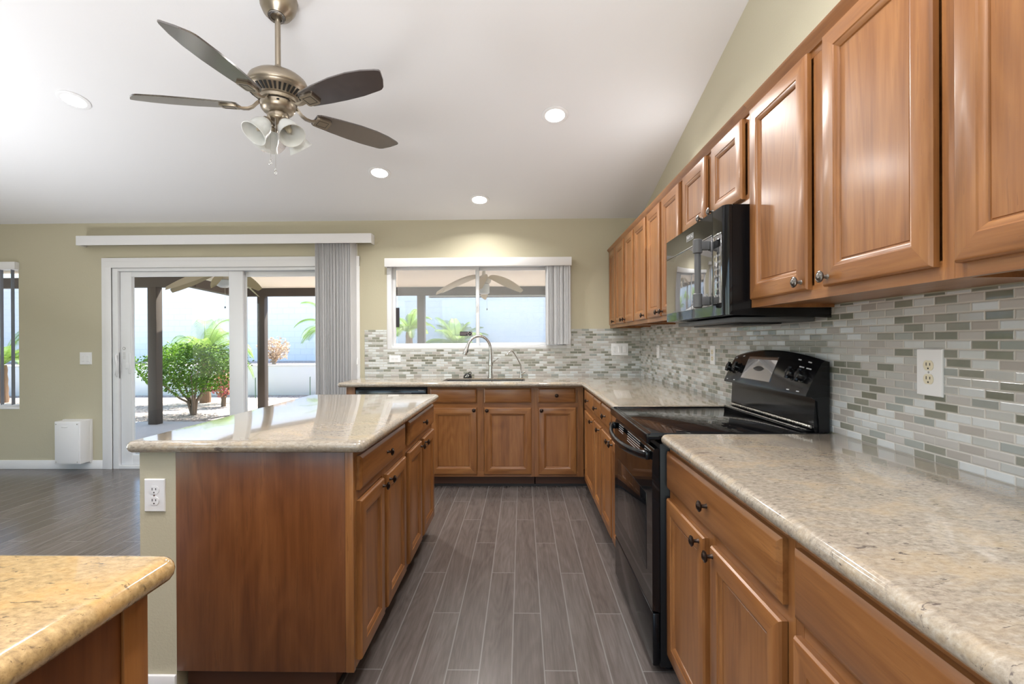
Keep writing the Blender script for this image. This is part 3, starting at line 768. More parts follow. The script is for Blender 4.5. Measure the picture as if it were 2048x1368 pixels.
# ------------------------------------------------------------------ upper cabinets, face -x
XU = 0.863; UZ0, UZ1 = 1.382, 2.128
UPK = {}
def upper_unit(lbl, y0, y1, doors, z0=UZ0, stiles=(), kmat=None, dz=0.028):
    t = thing('upper_cabinet', lbl, 'cabinet', ((XU + XR) / 2, (y0 + y1) / 2, z0), 'oak upper cabinets')
    mb = MB(); mb.box(XU + 0.0195, XR - 0.005, y0, y1, z0 + 0.012, UZ1)
    mb.box(XU + 0.0195, XR - 0.005, y0, y0 + 0.014, z0, z0 + 0.012); mb.box(XU + 0.0195, XR - 0.005, y1 - 0.014, y1, z0, z0 + 0.012)
    obj('carcass', mb, [OAK[1]], t, 0)
    face_frame('X-', XU, y0, y1, z0, UZ1, list(stiles), [], t, bottom=0.04, side=0.028)
    for a, b, ky in doors: cab_door('X-', XU, a, b, z0 + dz, 2.112, t, (ky, z0 + dz + 0.025), kmat)
    mb = MB()
    mb.extrude([(XU - 0.0005, y0, 2.112), (XU - 0.006, y0, 2.114), (XU - 0.011, y0, 2.125), (XU - 0.024, y0, 2.138), (XU - 0.027, y0, 2.147), (XU + 0.03, y0, 2.147), (XU + 0.03, y0, 2.1285), (XU - 0.0005, y0, 2.1285)], (0, y1 - y0, 0))
    obj('crown_moulding', mb, OAK[1], t, 30)
    return t
upper_unit('narrow oak upper cabinet in the corner next to the kitchen window wall', 4.482, 4.8435, [(4.507, 4.796, 4.532)])
upper_unit('oak double upper cabinet, second from the corner', 3.760, 4.4815, [(4.127, 4.465, 4.150), (3.782, 4.072, 4.050)], stiles=(4.10,))
upper_unit('oak single-door upper cabinet, third from the corner', 3.374, 3.7595, [(3.398, 3.737, 3.428)])
upper_unit('oak double upper cabinet beside the far side of the microwave', 2.640, 3.3735, [(3.042, 3.351, 3.066), (2.672, 2.999, 2.972)], stiles=(3.02,))
upper_unit('short oak cabinet with two small doors above the microwave', 1.868, 2.6395, [(2.289, 2.607, 2.318), (1.915, 2.215, 2.19)], z0=1.777, stiles=(2.252,), kmat=PEWTER, dz=0.026)
upper_unit('oak double upper cabinet beside the near side of the microwave', 1.000, 1.8675, [(1.482, 1.846, 1.507), (1.035, 1.404, 1.378)], stiles=(1.443,), kmat=PEWTER)
upper_unit('oak upper cabinet cut off by the upper right corner', 0.10, 0.9995, [(0.56, 0.983, 0.59), (0.13, 0.52, 0.50)], stiles=(0.54,), kmat=PEWTER)

# ------------------------------------------------------------------ text
FONT = None
def text_mesh(txt, size, depth, fn):
    """3D lettering as a bmesh; fn maps (x, y, z) of flat text to world"""
    c = bpy.data.curves.new('lettering', 'FONT'); c.body = txt; c.size = size; c.extrude = depth; c.align_x = 'CENTER'; c.align_y = 'CENTER'
    o = bpy.data.objects.new('lettering', c); COL.objects.link(o)
    dg = bpy.context.evaluated_depsgraph_get(); me = o.evaluated_get(dg).to_mesh()
    mb = MB(); mb.bm.from_mesh(me)
    for v in mb.bm.verts: v.co = Vector(fn(v.co.x, v.co.y, v.co.z))
    o.evaluated_get(dg).to_mesh_clear(); COL.objects.unlink(o); bpy.data.objects.remove(o); bpy.data.curves.remove(c)
    return mb

# ------------------------------------------------------------------ microwave over the range
MX, M0, M1, MZ0, MZ1 = 0.764, 1.872, 2.612, 1.344, 1.773
t = thing('microwave', 'black over-the-range microwave with grey bar handle', 'microwave', (0.96, 2.24, MZ0))
mb = MB()
mb.extrude([(MX + 0.030, M0, MZ0 + 0.012), (MX + 0.030, M0, MZ1), (XR - 0.005, M0, MZ1), (XR - 0.005, M0, MZ0)], (0, M1 - M0, 0))
obj('body', mb, BLACK, t, 0)
def rounded_slab(mb, xf, xb, y0, y1, z0, z1, r, mat=0):
    """front piece with its near upright edge rounded"""
    pts = [(xb, y1), (xf, y1)]
    for k in range(7):
        an = PI * k / 12
        pts.append((xf + r - r * math.cos(an), y0 + r - r * math.sin(an)))
    pts.append((xb, y0))
    mb.extrude([(x, y, z0) for x, y in pts], (0, 0, z1 - z0), mat)
mb = MB()
def ring_front(mb, x, y0, y1, z0, z1, w, th, mat):
    mb.box(x - th, x, y0, y1, z1 - w, z1, mat, .001); mb.box(x - th, x, y0, y1, z0, z0 + w, mat, .001)
    mb.box(x - th, x, y0, y0 + w, z0, z1, mat, .001); mb.box(x - th, x, y1 - w, y1, z0, z1, mat, .001)
rounded_slab(mb, MX, MX + 0.029, 1.986, M1, MZ0 + 0.013, MZ1, 0.0015)
door = obj('door', mb, BGLASS, t, 40)
mb = MB(); mb.box(MX - 0.0022, MX + 0.001, 1.990, M1 - 0.004, 1.398, 1.677, 0, 0.001); obj('window', mb, MWGLASS, door)
mb = MB(); mb.box(MX - 0.0045, MX - 0.0005, 1.988, M1 - 0.002, 1.678, 1.682, 0, 0.001); obj('bright_trim', mb, CHROME, door)
mb = MB(); ring_front(mb, MX - 0.0001, 2.205, 2.292, 1.713, 1.741, 0.0018, 0.0022, 0); mb.box(MX - 0.0015, MX, 2.207, 2.290, 1.715, 1.739, 1); bdg = obj('badge', mb, [MARK, plain('badge_grey', (0.10, 0.10, 0.10), 0.35)], door)
mb = text_mesh('MAYTAG', 0.021, 0.0006, lambda x, y, z: (MX - 0.0021 - z, 2.2485 - x * 0.92, 1.727 + y)); obj('lettering', mb, MARK, bdg, 0)
# handle
mb = MB(); hy, hx = 2.02, 0.716
mb.cyl((hx, hy, 1.44), (hx, hy, 1.63), 0.0125, seg=20)
for z0, z1 in ((1.392, 1.452), (1.612, 1.672)):
    mb.lathe([(0.012, 0), (0.0185, 0.004), (0.0185, z1 - z0 - 0.004), (0.0135, z1 - z0)], (hx, hy, z0), (0, 0, 1), 24)
for z0 in (1.402, 1.627): mb.box(hx, MX - 0.0024, hy - 0.013, hy + 0.013, z0, z0 + 0.036, 0, 0.004)
obj('handle', mb, GREYM, door)
# control strip beside the door
mb = MB(); rounded_slab(mb, MX, MX + 0.029, M0, 1.984, MZ0 + 0.013, MZ1, 0.022)
cp = obj('control_panel', mb, BGLASS, t, 40)
mb = MB(); mb.box(MX - 0.002, MX + 0.001, 1.898, 1.980, 1.404, 1.668, 0, 0.001)
for r in range(7):
    for c in range(3): mb.box(MX - 0.0026, MX - 0.0018, 1.910 + c * 0.022, 1.922 + c * 0.022, 1.43 + r * 0.026, 1.438 + r * 0.026, 1)
mb.box(MX - 0.0026, MX - 0.0018, 1.905, 1.972, 1.622, 1.652, 2)
obj('keypad', mb, [MWGLASS, plain('key_print', (0.30, 0.30, 0.30), 0.4), BGLASS], cp)
mb = MB(); mb.box(MX - 0.003, MX + 0.002, 1.902, 1.978, 1.669, 1.676, 0, 0.002); obj('bright_trim', mb, CHROME, cp)
for y in (1.93, 1.945):
    pass
mb = MB(); mb.box(MX + 0.05, XR - 0.05, M0 + 0.03, M1 - 0.03, MZ0 - 0.014, MZ0 + 0.006, 0, 0.003)
mb.box(MX + 0.10, MX + 0.26, M0 + 0.09, M1 - 0.12, MZ0 - 0.020, MZ0 - 0.0135, 1, 0.002)
obj('vent_base', mb, [GREYM, BLACKM], t)

# ------------------------------------------------------------------ range
RX, R0, R1 = 0.487, 1.860, 2.614
t = thing('range', 'black electric range with smooth glass cooktop and curved handle', 'range', (0.83, 2.237, 0))
mb = MB(); mb.box(RX + 0.030, XRW - 0.006, R0 + 0.004, R1 - 0.004, 0.028, 0.872, 0, 0.003)
for x in (0.56, 1.08):
    for y in (R0 + 0.05, R1 - 0.05): mb.cyl((x, y, 0.0005), (x, y, 0.03), 0.016, seg=12)
obj('body', mb, BLACKM, t)
mb = MB(); mb.box(0.470, 1.128, R0, R1, 0.886, 0.909, 0, 0.006, 3); mb.box(0.466, 0.482, R0 + 0.001, R1 - 0.001, 0.872, 0.911, 0, 0.005, 3)
mb.box(0.482, 1.13, R0 + 0.003, R0 + 0.011, 0.905, 0.913, 0, 0.003); mb.box(0.482, 1.13, R1 - 0.011, R1 - 0.003, 0.905, 0.913, 0, 0.003)
ck = obj('cooktop', mb, BLACK, t)
mb = MB(); mb.box(0.492, 1.05, R0 + 0.012, R1 - 0.012, 0.907, 0.9115, 0, 0.002); gl = obj('glass_surface', mb, BGLASS, ck)
# oven door
mb = MB(); prof = [(RX + 0.028, 0.236), (RX, 0.242), (RX, 0.775), (RX + 0.001, 0.80), (RX + 0.004, 0.838), (RX + 0.010, 0.852), (RX + 0.028, 0.854)]
mb.extrude([(x, R0 + 0.004, z) for x, z in prof], (0, R1 - R0 - 0.008, 0))
od = obj('oven_door', mb, BGLASS, t, 30)
mb = MB(); mb.box(RX - 0.0012, RX + 0.001, R0 + 0.09, R1 - 0.09, 0.36, 0.66, 0, 0.0005); obj('window', mb, BGLASS, od)
mb = MB()
for g0, g1, k in ((1.90, 1.985, 4), (2.065, 2.30, 5), (2.40, 2.50, 4)):
    for i in range(k):
        z = 0.838 - i * 0.0105
        xx = RX + 0.004 - (0.838 - z) * 0.08
        mb.box(xx - 0.0014, xx + 0.002, g0, g1, z, z + 0.0026)
obj('vent_slots', mb, MARK, od, 0)  # slots drawn as light grey bars, their highlight put into the colour
mb = MB(); pts, n = [], 25
for i in range(n):
    s = i / (n - 1); y = R0 + 0.035 + (R1 - R0 - 0.07) * s; u = 2 * s - 1
    pts.append((RX - 0.012 - 0.052 * (1 - u * u) ** 0.75 if abs(u) < 1 else RX - 0.012, y, 0.822 - 0.012 * (1 - u * u)))
mb.tube(pts, [0.0165] * n, 14, 0, 0.62, up=(1, 0, 0))
for y in (R0 + 0.022, R1 - 0.064): mb.box(RX - 0.020, RX + 0.002, y, y + 0.042, 0.806, 0.838, 0, 0.006)
obj('handle', mb, BLACK, od)
mb = MB(); mb.box(RX, RX + 0.028, R0 + 0.004, R1 - 0.004, 0.032, 0.232, 0, 0.006); obj('drawer', mb, BLACK, t)
# backguard
mb = MB()
mb.extrude([(1.098, R0 + 0.012, 0.9125), (1.094, R0 + 0.012, 0.93), (1.100, R0 + 0.012, 1.05), (1.146, R0 + 0.012, 1.05), (1.146, R0 + 0.012, 0.9125)], (0, R1 - R0 - 0.024, 0))
mb.box(1.052, 1.10, R0 + 0.02, R1 - 0.02, 0.910, 0.922, 0, 0.005)
bgd = obj('backguard', mb, BLACK, t, 30)
mb = MB(); mb.tube([(1.088, R0 + 0.02, 0.932), (1.088, R1 - 0.02, 0.932)], 0.006, 10); mb.tube([(1.062, R0 + 0.06, 0.922), (1.062, R1 - 0.03, 0.922)], 0.003, 8); obj('bright_trim', mb, STEEL, bgd)
# console: tilted lens-shaped box
def con(y, s, n):   # y along the range, s 0..1 up the tilted face, n outward
    u = (y - (R0 + R1) / 2) / ((R1 - R0) / 2)
    top = 1.181 + 0.034 * (1 - u * u); z = 1.046 + (top - 1.046) * s; bow = 0.012 * (1 - u * u)
    return Vector((1.062 + 0.066 * s - bow * (1 - 0.4 * s) - n, y, z))
mb = MB(); N = 24; rings = []
for i in range(N + 1):
    y = R0 + 0.004 + (R1 - R0 - 0.008) * i / N
    p = [con(y, 0, 0) + Vector((0.03, 0, -0.002)), con(y, 0, 0), con(y, 0.06, 0.004), con(y, 0.5, 0.006), con(y, 0.94, 0.003), con(y, 1.0, -0.006)]
    top = con(y, 1, 0).z
    p += [Vector((1.149, y, top - 0.004)), Vector((1.149, y, 1.046))]
    rings.append(mb.ring(p))
mb.skin(rings); cons = obj('control_panel', mb, BLACK, bgd, 30)
mb = MB()
mb.extrude([(1.070, R0 + 0.005, 1.052), (1.125, R0 + 0.005, 1.172), (1.1485, R0 + 0.005, 1.165), (1.1485, R0 + 0.005, 0.913), (1.112, R0 + 0.005, 0.913), (1.104, R0 + 0.005, 1.03)], (0, 0.006, 0))
obj('end_cap', mb, BLACKM, bgd, 30)
def quad_on(y0, y1, s0, s1, n, mat, th=0.002, mb=None):
    mb = mb or MB(); a = [con(y, s, n) for y, s in ((y0, s0), (y1, s0), (y1, s1), (y0, s1))]
    r0_ = mb.ring(a); r1_ = mb.ring([p - Vector((th, 0, -th * 0.4)) for p in a]); mb.skin([r0_, r1_], mat); return mb
mb = quad_on(2.135, 2.410, 0.20, 0.84, 0.0045, 0, 0.003); obj('display', mb, MWGLASS, cons)
for y in (2.575, 2.485, 1.990, 1.925):
    c = con(y, 0.50, 0.006); ax = Vector((-0.92, 0, 0.38))
    mb = MB(); mb.lathe([(0.026, 0), (0.026, 0.004), (0.021, 0.006), (0.019, 0.026), (0.016, 0.030), (0.0001, 0.031)], c - ax * 0.002, ax, 24)
    s = Vector((-0.38, 0, -0.92)) if False else Vector((0.38, 0, 0.92))
    p0 = c + ax * 0.022
    mb.tube([p0 - s * 0.024, p0 + s * 0.024], 0.0085, 8)
    kb = obj('knob', mb, BLACK, cons)
    mb = quad_on(y - 0.010, y + 0.010, 0.86, 0.89, 0.0048, 0, 0.0006); quad_on(y - 0.014, y + 0.004, 0.10, 0.125, 0.0048, 0, 0.0006, mb); obj('print_marks', mb, MARK, cons, 0)
mb = quad_on(1.945, 1.975, 0.70, 0.73, 0.0050, 0, 0.0006); quad_on(1.93, 1.90, 0.70, 0.73, 0.0050, 0, 0.0006, mb); obj('print_marks', mb, MARK, cons, 0)

# ------------------------------------------------------------------ sink and taps
t = thing('sink', 'black undermount sink below the kitchen window', 'sink', (-0.337, 4.44, 0.70))
mb = MB(); x0, x1, y0, y1 = -0.70, 0.026, 4.285, 4.60
top = CT - 0.012
def basin(mb, x0, x1, y0, y1, zt, zb, w):
    o0 = mb.ring([Vector(p) for p in ((x0 + .001, y0 + .001, zt), (x1 - .001, y0 + .001, zt), (x1 - .001, y1 - .001, zt), (x0 + .001, y1 - .001, zt))])
    i0 = mb.ring([Vector(p) for p in ((x0 + .012, y0 + .012, zt), (x1 - .012, y0 + .012, zt), (x1 - .012, y1 - .004, zt), (x0 + .012, y1 - .004, zt))])
    i1 = mb.ring([Vector(p) for p in ((x0 + .02, y0 + .02, zb), (x1 - .02, y0 + .02, zb), (x1 - .02, y1 - .02, zb), (x0 + .02, y1 - .02, zb))])
    o1 = mb.ring([Vector(p) for p in ((x0 + .01, y0 + .01, zb - .01), (x1 - .01, y0 + .01, zb - .01), (x1 - .01, y1 - .01, zb - .01), (x0 + .01, y1 - .01, zb - .01))])
    mb.skin([o1, o0, i0, i1], 0, True, True, True)
basin(mb, x0, x1, y0, y1, top, 0.70, .02); obj('basin', mb, SINKM, t, 30)
mb = MB(); mb.lathe([(0.045, 0), (0.045, 0.003), (0.03, 0.004), (0.028, 0.001)], (-0.34, 4.45, 0.7005), (0, 0, 1), 24); obj('drain', mb, STEEL, t)
t = thing('faucet', 'tall brushed nickel gooseneck faucet behind the sink', 'faucet', (-0.302, 4.694, CT))
mb = MB(); mb.lathe([(0.029, 0), (0.029, 0.006), (0.0225, 0.010), (0.0215, 0.03), (0.0185, 0.095), (0.0175, 0.110), (0.0245, 0.118), (0.0245, 0.124), (0.0205, 0.165), (0.0165, 0.205), (0.0130, 0.245)], (-0.302, 4.694, CT + 0.0005), (0, 0, 1), 28); obj('body', mb, STEEL, t)
mb = MB(); pts, rad = [], []
dirv = Vector((-0.88, -0.30, 0)).normalized()
cen = Vector((-0.302, 4.694, 1.185)) + dirv * 0.112
for i in range(17):
    an = PI * i / 16 * 0.86
    pts.append(cen - dirv * 0.112 * math.cos(an) + Vector((0, 0, 0.125 * math.sin(an)))); rad.append(0.0135)
pts = [Vector((-0.302, 4.694, 1.155))] + pts; rad = [0.013] + rad
e = pts[-1]; tdir = (pts[-1] - pts[-2]).normalized(); tdir = (tdir * 0.55 + Vector((dirv.x * 0.25, dirv.y * 0.25, -1)) * 0.6).normalized()
pts += [e + tdir * 0.03, e + tdir * 0.07, e + tdir * 0.105, e + tdir * 0.112]; rad += [0.0155, 0.020, 0.0235, 0.0215]
mb.tube(pts, rad, 16); sp = obj('spout', mb, STEEL, t, 50)
mb = MB(); q = e + tdir * 0.075 - dirv * 0.0 + Vector((0.02, -0.006, 0)); mb.box(q.x - 0.004, q.x + 0.004, q.y - 0.006, q.y + 0.006, q.z - 0.014, q.z + 0.014, 0, 0.003); obj('spray_button', mb, RUBBER, sp)
mb = MB(); mb.tube([(-0.302 + 0.02, 4.69, 1.06), (-0.26, 4.68, 1.075), (-0.225, 4.67, 1.10)], [0.008, 0.006, 0.0045], 10); obj('lever', mb, STEEL, t, 50)
t = thing('faucet', 'slim filtered water tap right of the gooseneck faucet', 'faucet', (-0.012, 4.69, CT))
mb = MB(); mb.lathe([(0.021, 0), (0.021, 0.003), (0.012, 0.006), (0.0095, 0.03), (0.0095, 0.058), (0.007, 0.066)], (-0.012, 4.69, CT + 0.0005), (0, 0, 1), 20); obj('body', mb, STEEL, t)
mb = MB(); mb.tube([(-0.012, 4.69, 0.975), (-0.013, 4.69, 1.03), (-0.03, 4.68, 1.065), (-0.065, 4.66, 1.13), (-0.083, 4.645, 1.158), (-0.10, 4.635, 1.168), (-0.117, 4.63, 1.163), (-0.130, 4.622, 1.147), (-0.142, 4.615, 1.128)], 0.0055, 10); obj('spout', mb, STEEL, t, 60)
mb = MB(); mb.tube([(-0.004, 4.687, 0.945), (0.016, 4.68, 0.965), (0.032, 4.675, 0.972)], [0.008, 0.009, 0.006], 10); mb.tube([(0.030, 4.675, 0.972), (0.046, 4.67, 0.948)], [0.005, 0.003], 8); obj('lever', mb, STEEL, t, 60)
t = thing('sink_stopper', 'black rubber stopper with a ring loop on the rear sink rim', 'stopper', (-0.515, 4.625, CT))
mb = MB(); mb.lathe([(0.040, 0), (0.041, 0.012), (0.033, 0.030), (0.018, 0.042), (0.0001, 0.045)], (-0.515, 4.643, CT + 0.0005), (0, 0, 1), 24); obj('cap', mb, RUBBER, t)
mb = MB(); mb.tube([Vector((-0.492 + 0.012 * math.cos(a * PI / 6), 4.636, CT + 0.046 + 0.012 * math.sin(a * PI / 6))) for a in range(13)], 0.0035, 8); obj('loop', mb, RUBBER, t)
mb = MB(); mb.tube([(-0.535, 4.605, CT + 0.010), (-0.52, 4.602, CT + 0.022), (-0.505, 4.602, CT + 0.016), (-0.50, 4.602, CT + 0.028)], 0.0022, 6); obj('chain', mb, CHROME, t)

# ------------------------------------------------------------------ outlets and switches
def plate(name, lbl, cat, fr, w, h, gangs, mat_p=None, mat_d=None, group=None, rot=False):
    """fr(u, v, n): u across, v up from the plate centre. gangs: list of (u offset, 'outlet' | 'rocker' | 'blank')"""
    c = fr(0, 0, 0); t = thing(name, lbl, cat, c, group)
    mat_p = mat_p or PLAST; mat_d = mat_d or PLAST
    R = (lambda u, v, n: fr(v, u, n)) if rot else fr
    def prism(mb, u0, u1, v0, v1, n0, n1, ch=0.0, mat=0):
        a = mb.ring([R(u, v, n0) for u, v in ((u0, v0), (u1, v0), (u1, v1), (u0, v1))])
        m_ = mb.ring([R(u, v, n1 - ch) for u, v in ((u0, v0), (u1, v0), (u1, v1), (u0, v1))])
        b = mb.ring([R(u, v, n1) for u, v in ((u0 + ch, v0 + ch), (u1 - ch, v0 + ch), (u1 - ch, v1 - ch), (u0 + ch, v1 - ch))])
        mb.skin([a, m_, b], mat)
    mb = MB(); prism(mb, -w / 2, w / 2, -h / 2, h / 2, 0.0004, 0.0065, 0.0025); obj('cover_plate', mb, mat_p, t, 25)
    ax = R(0, 0, 1) - R(0, 0, 0)
    for u, k in gangs:
        if k == 'outlet':
            for s in (-1, 1):
                v = s * 0.0195; mb = MB()
                pts = []
                for i in range(24):
                    an = 2 * PI * i / 24; x = 0.0172 * math.cos(an); y = max(-0.0142, min(0.0142, 0.0172 * math.sin(an))); pts.append((u + x, v + y))
                a = mb.ring([R(x, y, 0.0060) for x, y in pts]); b = mb.ring([R(x, y, 0.0082) for x, y in pts]); mb.skin([a, b], 0)
                for dx, hh in ((-0.0064, 0.0045), (0.0064, 0.0038)): prism(mb, u + dx - 0.0013, u + dx + 0.0013, v + 0.0035 - hh, v + 0.0035 + hh, 0.0075, 0.0085, 0, 1)
                mb.lathe([(0.0026, 0.0075), (0.0026, 0.0085)], R(u, v - 0.0085, 0), ax, 12, 1)
                obj('receptacle', mb, [mat_d, SLOT], t, 25)
            mb = MB(); mb.lathe([(0.0033, 0.006), (0.0030, 0.0076)], R(u, 0, 0), ax, 12); obj('screw', mb, STEEL, t)
        elif k == 'rocker':
            mb = MB(); prism(mb, u - 0.0165, u + 0.0165, -0.0335, 0.0335, 0.006, 0.0072, 0.0008); prism(mb, u - 0.0150, u + 0.0150, -0.0315, 0.0315, 0.007, 0.0098, 0.002); obj('rocker', mb, mat_d, t, 25)
        elif k == 'phone':
            mb = MB(); mb.lathe([(0.0035, 0.006), (0.003, 0.0078)], R(u, 0.04, 0), ax, 12, 1); prism(mb, u - 0.006, u + 0.006, -0.008, 0.006, 0.006, 0.0078, 0.001); obj('jack', mb, [mat_d, STEEL], t, 25)
    return t
FY = lambda x, y, z: (lambda u, v, n: Vector((x + u, y - n, z + v)))
FX = lambda x, y, z: (lambda u, v, n: Vector((x - n, y - u, z + v)))
plate('wall_outlet', 'white duplex outlet on the end of the olive island wall', 'outlet', FY(-1.308, 1.728, 0.719), 0.074, 0.116, [(0, 'outlet')])
plate('wall_outlet', 'white outlet with almond sockets on the mosaic above the near counter', 'outlet', FX(XR - 0.004, 1.424, 1.167), 0.088, 0.134, [(0, 'outlet')], None, ALMOND)
plate('wall_outlet', 'white outlet with almond sockets on the mosaic beyond the range', 'outlet', FX(XR - 0.004, 3.018, 1.170), 0.072, 0.116, [(0, 'outlet')], None, ALMOND)
plate('wall_plate', 'thin white jack plate on the right mosaic near the room corner', 'wall plate', FX(XR - 0.004, 4.22, 1.165), 0.072, 0.114, [(0, 'phone')])
plate('wall_plate', 'white triple plate with outlet and two rockers right of the kitchen window', 'wall plate', FY(0.957, TB, 1.174), 0.163, 0.117, [(-0.048, 'outlet'), (0.0, 'rocker'), (0.048, 'rocker')])
plate('wall_outlet', 'white outlet set sideways in the mosaic left of the sink', 'outlet', FY(-1.257, TB, 1.090), 0.070, 0.114, [(0, 'outlet')], rot=True)
plate('light_switch', 'white double rocker switch on the wall left of the sliding door', 'light switch', FY(-4.370, D, 1.107), 0.122, 0.122, [(-0.024, 'rocker'), (0.024, 'rocker')])

# boxed cover low on the wall
t = thing('wall_box', 'white box cover standing off the wall above the baseboard', 'wall box', (-4.43, 4.775, 0.075))
mb = MB(); mb.box(-4.560, -4.305, 4.705, D - 0.0005, 0.080, 0.497, 0, 0.006, 3)
mb.box(-4.585, -4.304, 4.815, D - 0.0003, 0.070, 0.500, 0, 0.003); obj('box', mb, WHITE, t)
mb = MB(); mb.box(-4.548, -4.317, 4.699, 4.706, 0.092, 0.485, 0, 0.003); p = obj('front_panel', mb, WHITE, t)
for x in (-4.537, -4.328):
    for z in (0.104, 0.472):
        mb = MB(); mb.cyl((x, 4.6995, z), (x, 4.697, z), 0.005, seg=12); obj('screw', mb, STEEL, p)
mb = MB(); mb.box(-4.485, -4.425, 4.696, 4.6995, 0.440, 0.452, 0, 0.001); obj('label_strip', mb, PLAST, p)

# labels on the kitchen window
mb = MB(); mb.box(-1.2615, -1.226, D + 0.060, D + 0.0615, 1.405, 1.600); o = obj('window_label', mb, DARKLBL); tag(o, 'tall black label at the left edge of the kitchen window glass', 'label')
t = thing('window_sticker', 'small dark security sticker low on the kitchen window glass', 'sticker', (-0.556, D + 0.06, 1.313))
mb = MB(); mb.box(-0.620, -0.497, D + 0.0605, D + 0.0618, 1.314, 1.358); obj('backing', mb, DARKLBL, t, 0)
mb = MB(); mb.box(-0.614, -0.545, D + 0.0598, D + 0.0606, 1.341, 1.345); mb.box(-0.614, -0.560, D + 0.0598, D + 0.0606, 1.328, 1.331); mb.box(-0.540, -0.500, D + 0.0600, D + 0.0606, 1.317, 1.355)
obj('print', mb, LBLPRINT, t, 0)
mb = MB(); mb.cyl((-0.520, D + 0.0599, 1.336), (-0.520, D + 0.0592, 1.336), 0.0175, seg=20); obj('emblem', mb, BLACKM, t)
mb = MB(); mb.box(-0.528, -0.521, D + 0.0586, D + 0.0592, 1.333, 1.337); mb.box(-0.519, -0.512, D + 0.0586, D + 0.0592, 1.336, 1.340); obj('emblem_mark', mb, MARK, t, 0)

# ------------------------------------------------------------------ recessed ceiling lights
CN = Vector((0, -0.232, -1)).normalized()     # ceiling normal into the room
def recessed(x, y, lbl, energy):
    c = Vector((x, y, CE(y)))
    t = thing('recessed_light', lbl, 'ceiling light', c, 'recessed ceiling lights')
    mb = MB(); mb.lathe([(0.066, 0.0003), (0.090, 0.0005), (0.090, 0.004), (0.082, 0.008), (0.066, 0.006)], c, CN, 40, cap=False); obj('trim_ring', mb, WHITE, t, 40)
    mb = MB(); mb.lathe([(0.0001, 0.005), (0.066, 0.0055), (0.066, 0.0015), (0.0001, 0.0015)], c, CN, 40, cap=False); obj('lens', mb, LENS, t)
    l = add_light('AREA', 'ceiling_area_light', CN * 0.012, energy, (1.0, 0.975, 0.94), size=0.12, aim=CN, spread=math.radians(150)); l.parent = t
CAN = 17
recessed(0.232, 3.371, 'bright recessed light in the ceiling toward the upper cabinets', CAN)
recessed(-0.380, 4.470, 'recessed light in the ceiling above the kitchen window', CAN * 0.6)
recessed(-1.164, 4.027, 'recessed light in the ceiling between the fan and the kitchen window', CAN)
recessed(-2.922, 3.165, 'recessed light in the ceiling left of the fan', CAN)

for x, y in ((0.232, 1.20), (-1.164, 0.60), (-2.922, 0.90)):    # unseen lamps without fixtures, added overhead out of view
    add_light('AREA', 'ceiling_area_light', (x, y, CE(y) - 0.02), CAN, (1.0, 0.975, 0.94), size=0.12, aim=CN, spread=math.radians(150))

# ------------------------------------------------------------------ ceiling fan
FC = Vector((-1.228, 2.47, 0))
t = thing('ceiling_fan', 'ceiling fan with five dark blades and four frosted lamps', 'ceiling fan', (FC.x, FC.y, 2.40))
mb = MB(); co = Vector((FC.x, FC.y + 0.015, CE(FC.y + 0.015)))
mb.lathe([(0.0001, 0.001), (0.088, 0.001), (0.089, 0.02), (0.084, 0.055), (0.068, 0.088), (0.045, 0.106), (0.042, 0.110), (0.034, 0.108), (0.0001, 0.100)], co, CN, 40); obj('canopy', mb, FANM, t, 50)
mb = MB(); mb.lathe([(0.034, 0.108), (0.040, 0.112), (0.040, 0.118), (0.028, 0.116), (0.026, 0.09)], co, CN, 28, cap=False); obj('canopy_ring', mb, STEEL, t, 50)
V = lambda z: Vector((FC.x, FC.y, z))
mb = MB(); mb.cyl(V(2.620), V(2.93), 0.0135, seg=20); obj('downrod', mb, FANM, t)
mb = MB(); mb.lathe([(0.0145, 0.045), (0.018, 0.040), (0.020, 0.015), (0.034, 0.008), (0.036, 0.0)], V(2.615), (0, 0, 1), 28); obj('rod_collar', mb, FANM, t, 40)
mb = MB(); mb.lathe([(0.03, 2.618), (0.075, 2.614), (0.112, 2.602), (0.134, 2.583), (0.144, 2.560), (0.147, 2.546), (0.146, 2.540), (0.1415, 2.536), (0.140, 2.532)], V(0), (0, 0, 1), 56); mo = obj('motor_housing', mb, FANM, t, 40)
mb = MB(); mb.lathe([(0.1395, 2.5325), (0.133, 2.519), (0.100, 2.495), (0.092, 2.489)], V(0), (0, 0, 1), 56); vt = obj('vent_ring', mb, FANM, t, 40)
mb = MB()
for i in range(36):
    an = 2 * PI * i / 36; d0 = Vector((math.cos(an), math.sin(an), 0)); d1 = Vector((-math.sin(an), math.cos(an), 0))
    pa, pb = V(2.5178) + d0 * 0.1335, V(2.4952) + d0 * 0.1025
    nrm = Vector((0.58 * d0.x, 0.58 * d0.y, -0.81)) * 0.0016
    w0, w1 = 0.0058, 0.0045
    a = mb.ring([pa - d1 * w0 + nrm, pa + d1 * w0 + nrm, pb + d1 * w1 + nrm, pb - d1 * w1 + nrm]); b = mb.ring([pa - d1 * w0 - nrm, pa + d1 * w0 - nrm, pb + d1 * w1 - nrm, pb - d1 * w1 - nrm])
    mb.skin([a, b])
obj('vent_slots', mb, SLOT, vt, 0)
mb = MB(); mb.lathe([(0.092, 2.4885), (0.091, 2.474), (0.087, 2.471), (0.060, 2.470)], V(0), (0, 0, 1), 48); obj('flywheel', mb, FANM, t, 40)
mb = MB(); mb.lathe([(0.066, 2.469), (0.083, 2.467), (0.084, 2.461), (0.080, 2.437), (0.068, 2.422), (0.050, 2.416), (0.046, 2.412)], V(0), (0, 0, 1), 48)
mb.lathe([(0.0855, 2.4695), (0.0865, 2.4685), (0.0855, 2.4675)], V(0), (0, 0, 1), 48, 1, cap=False)
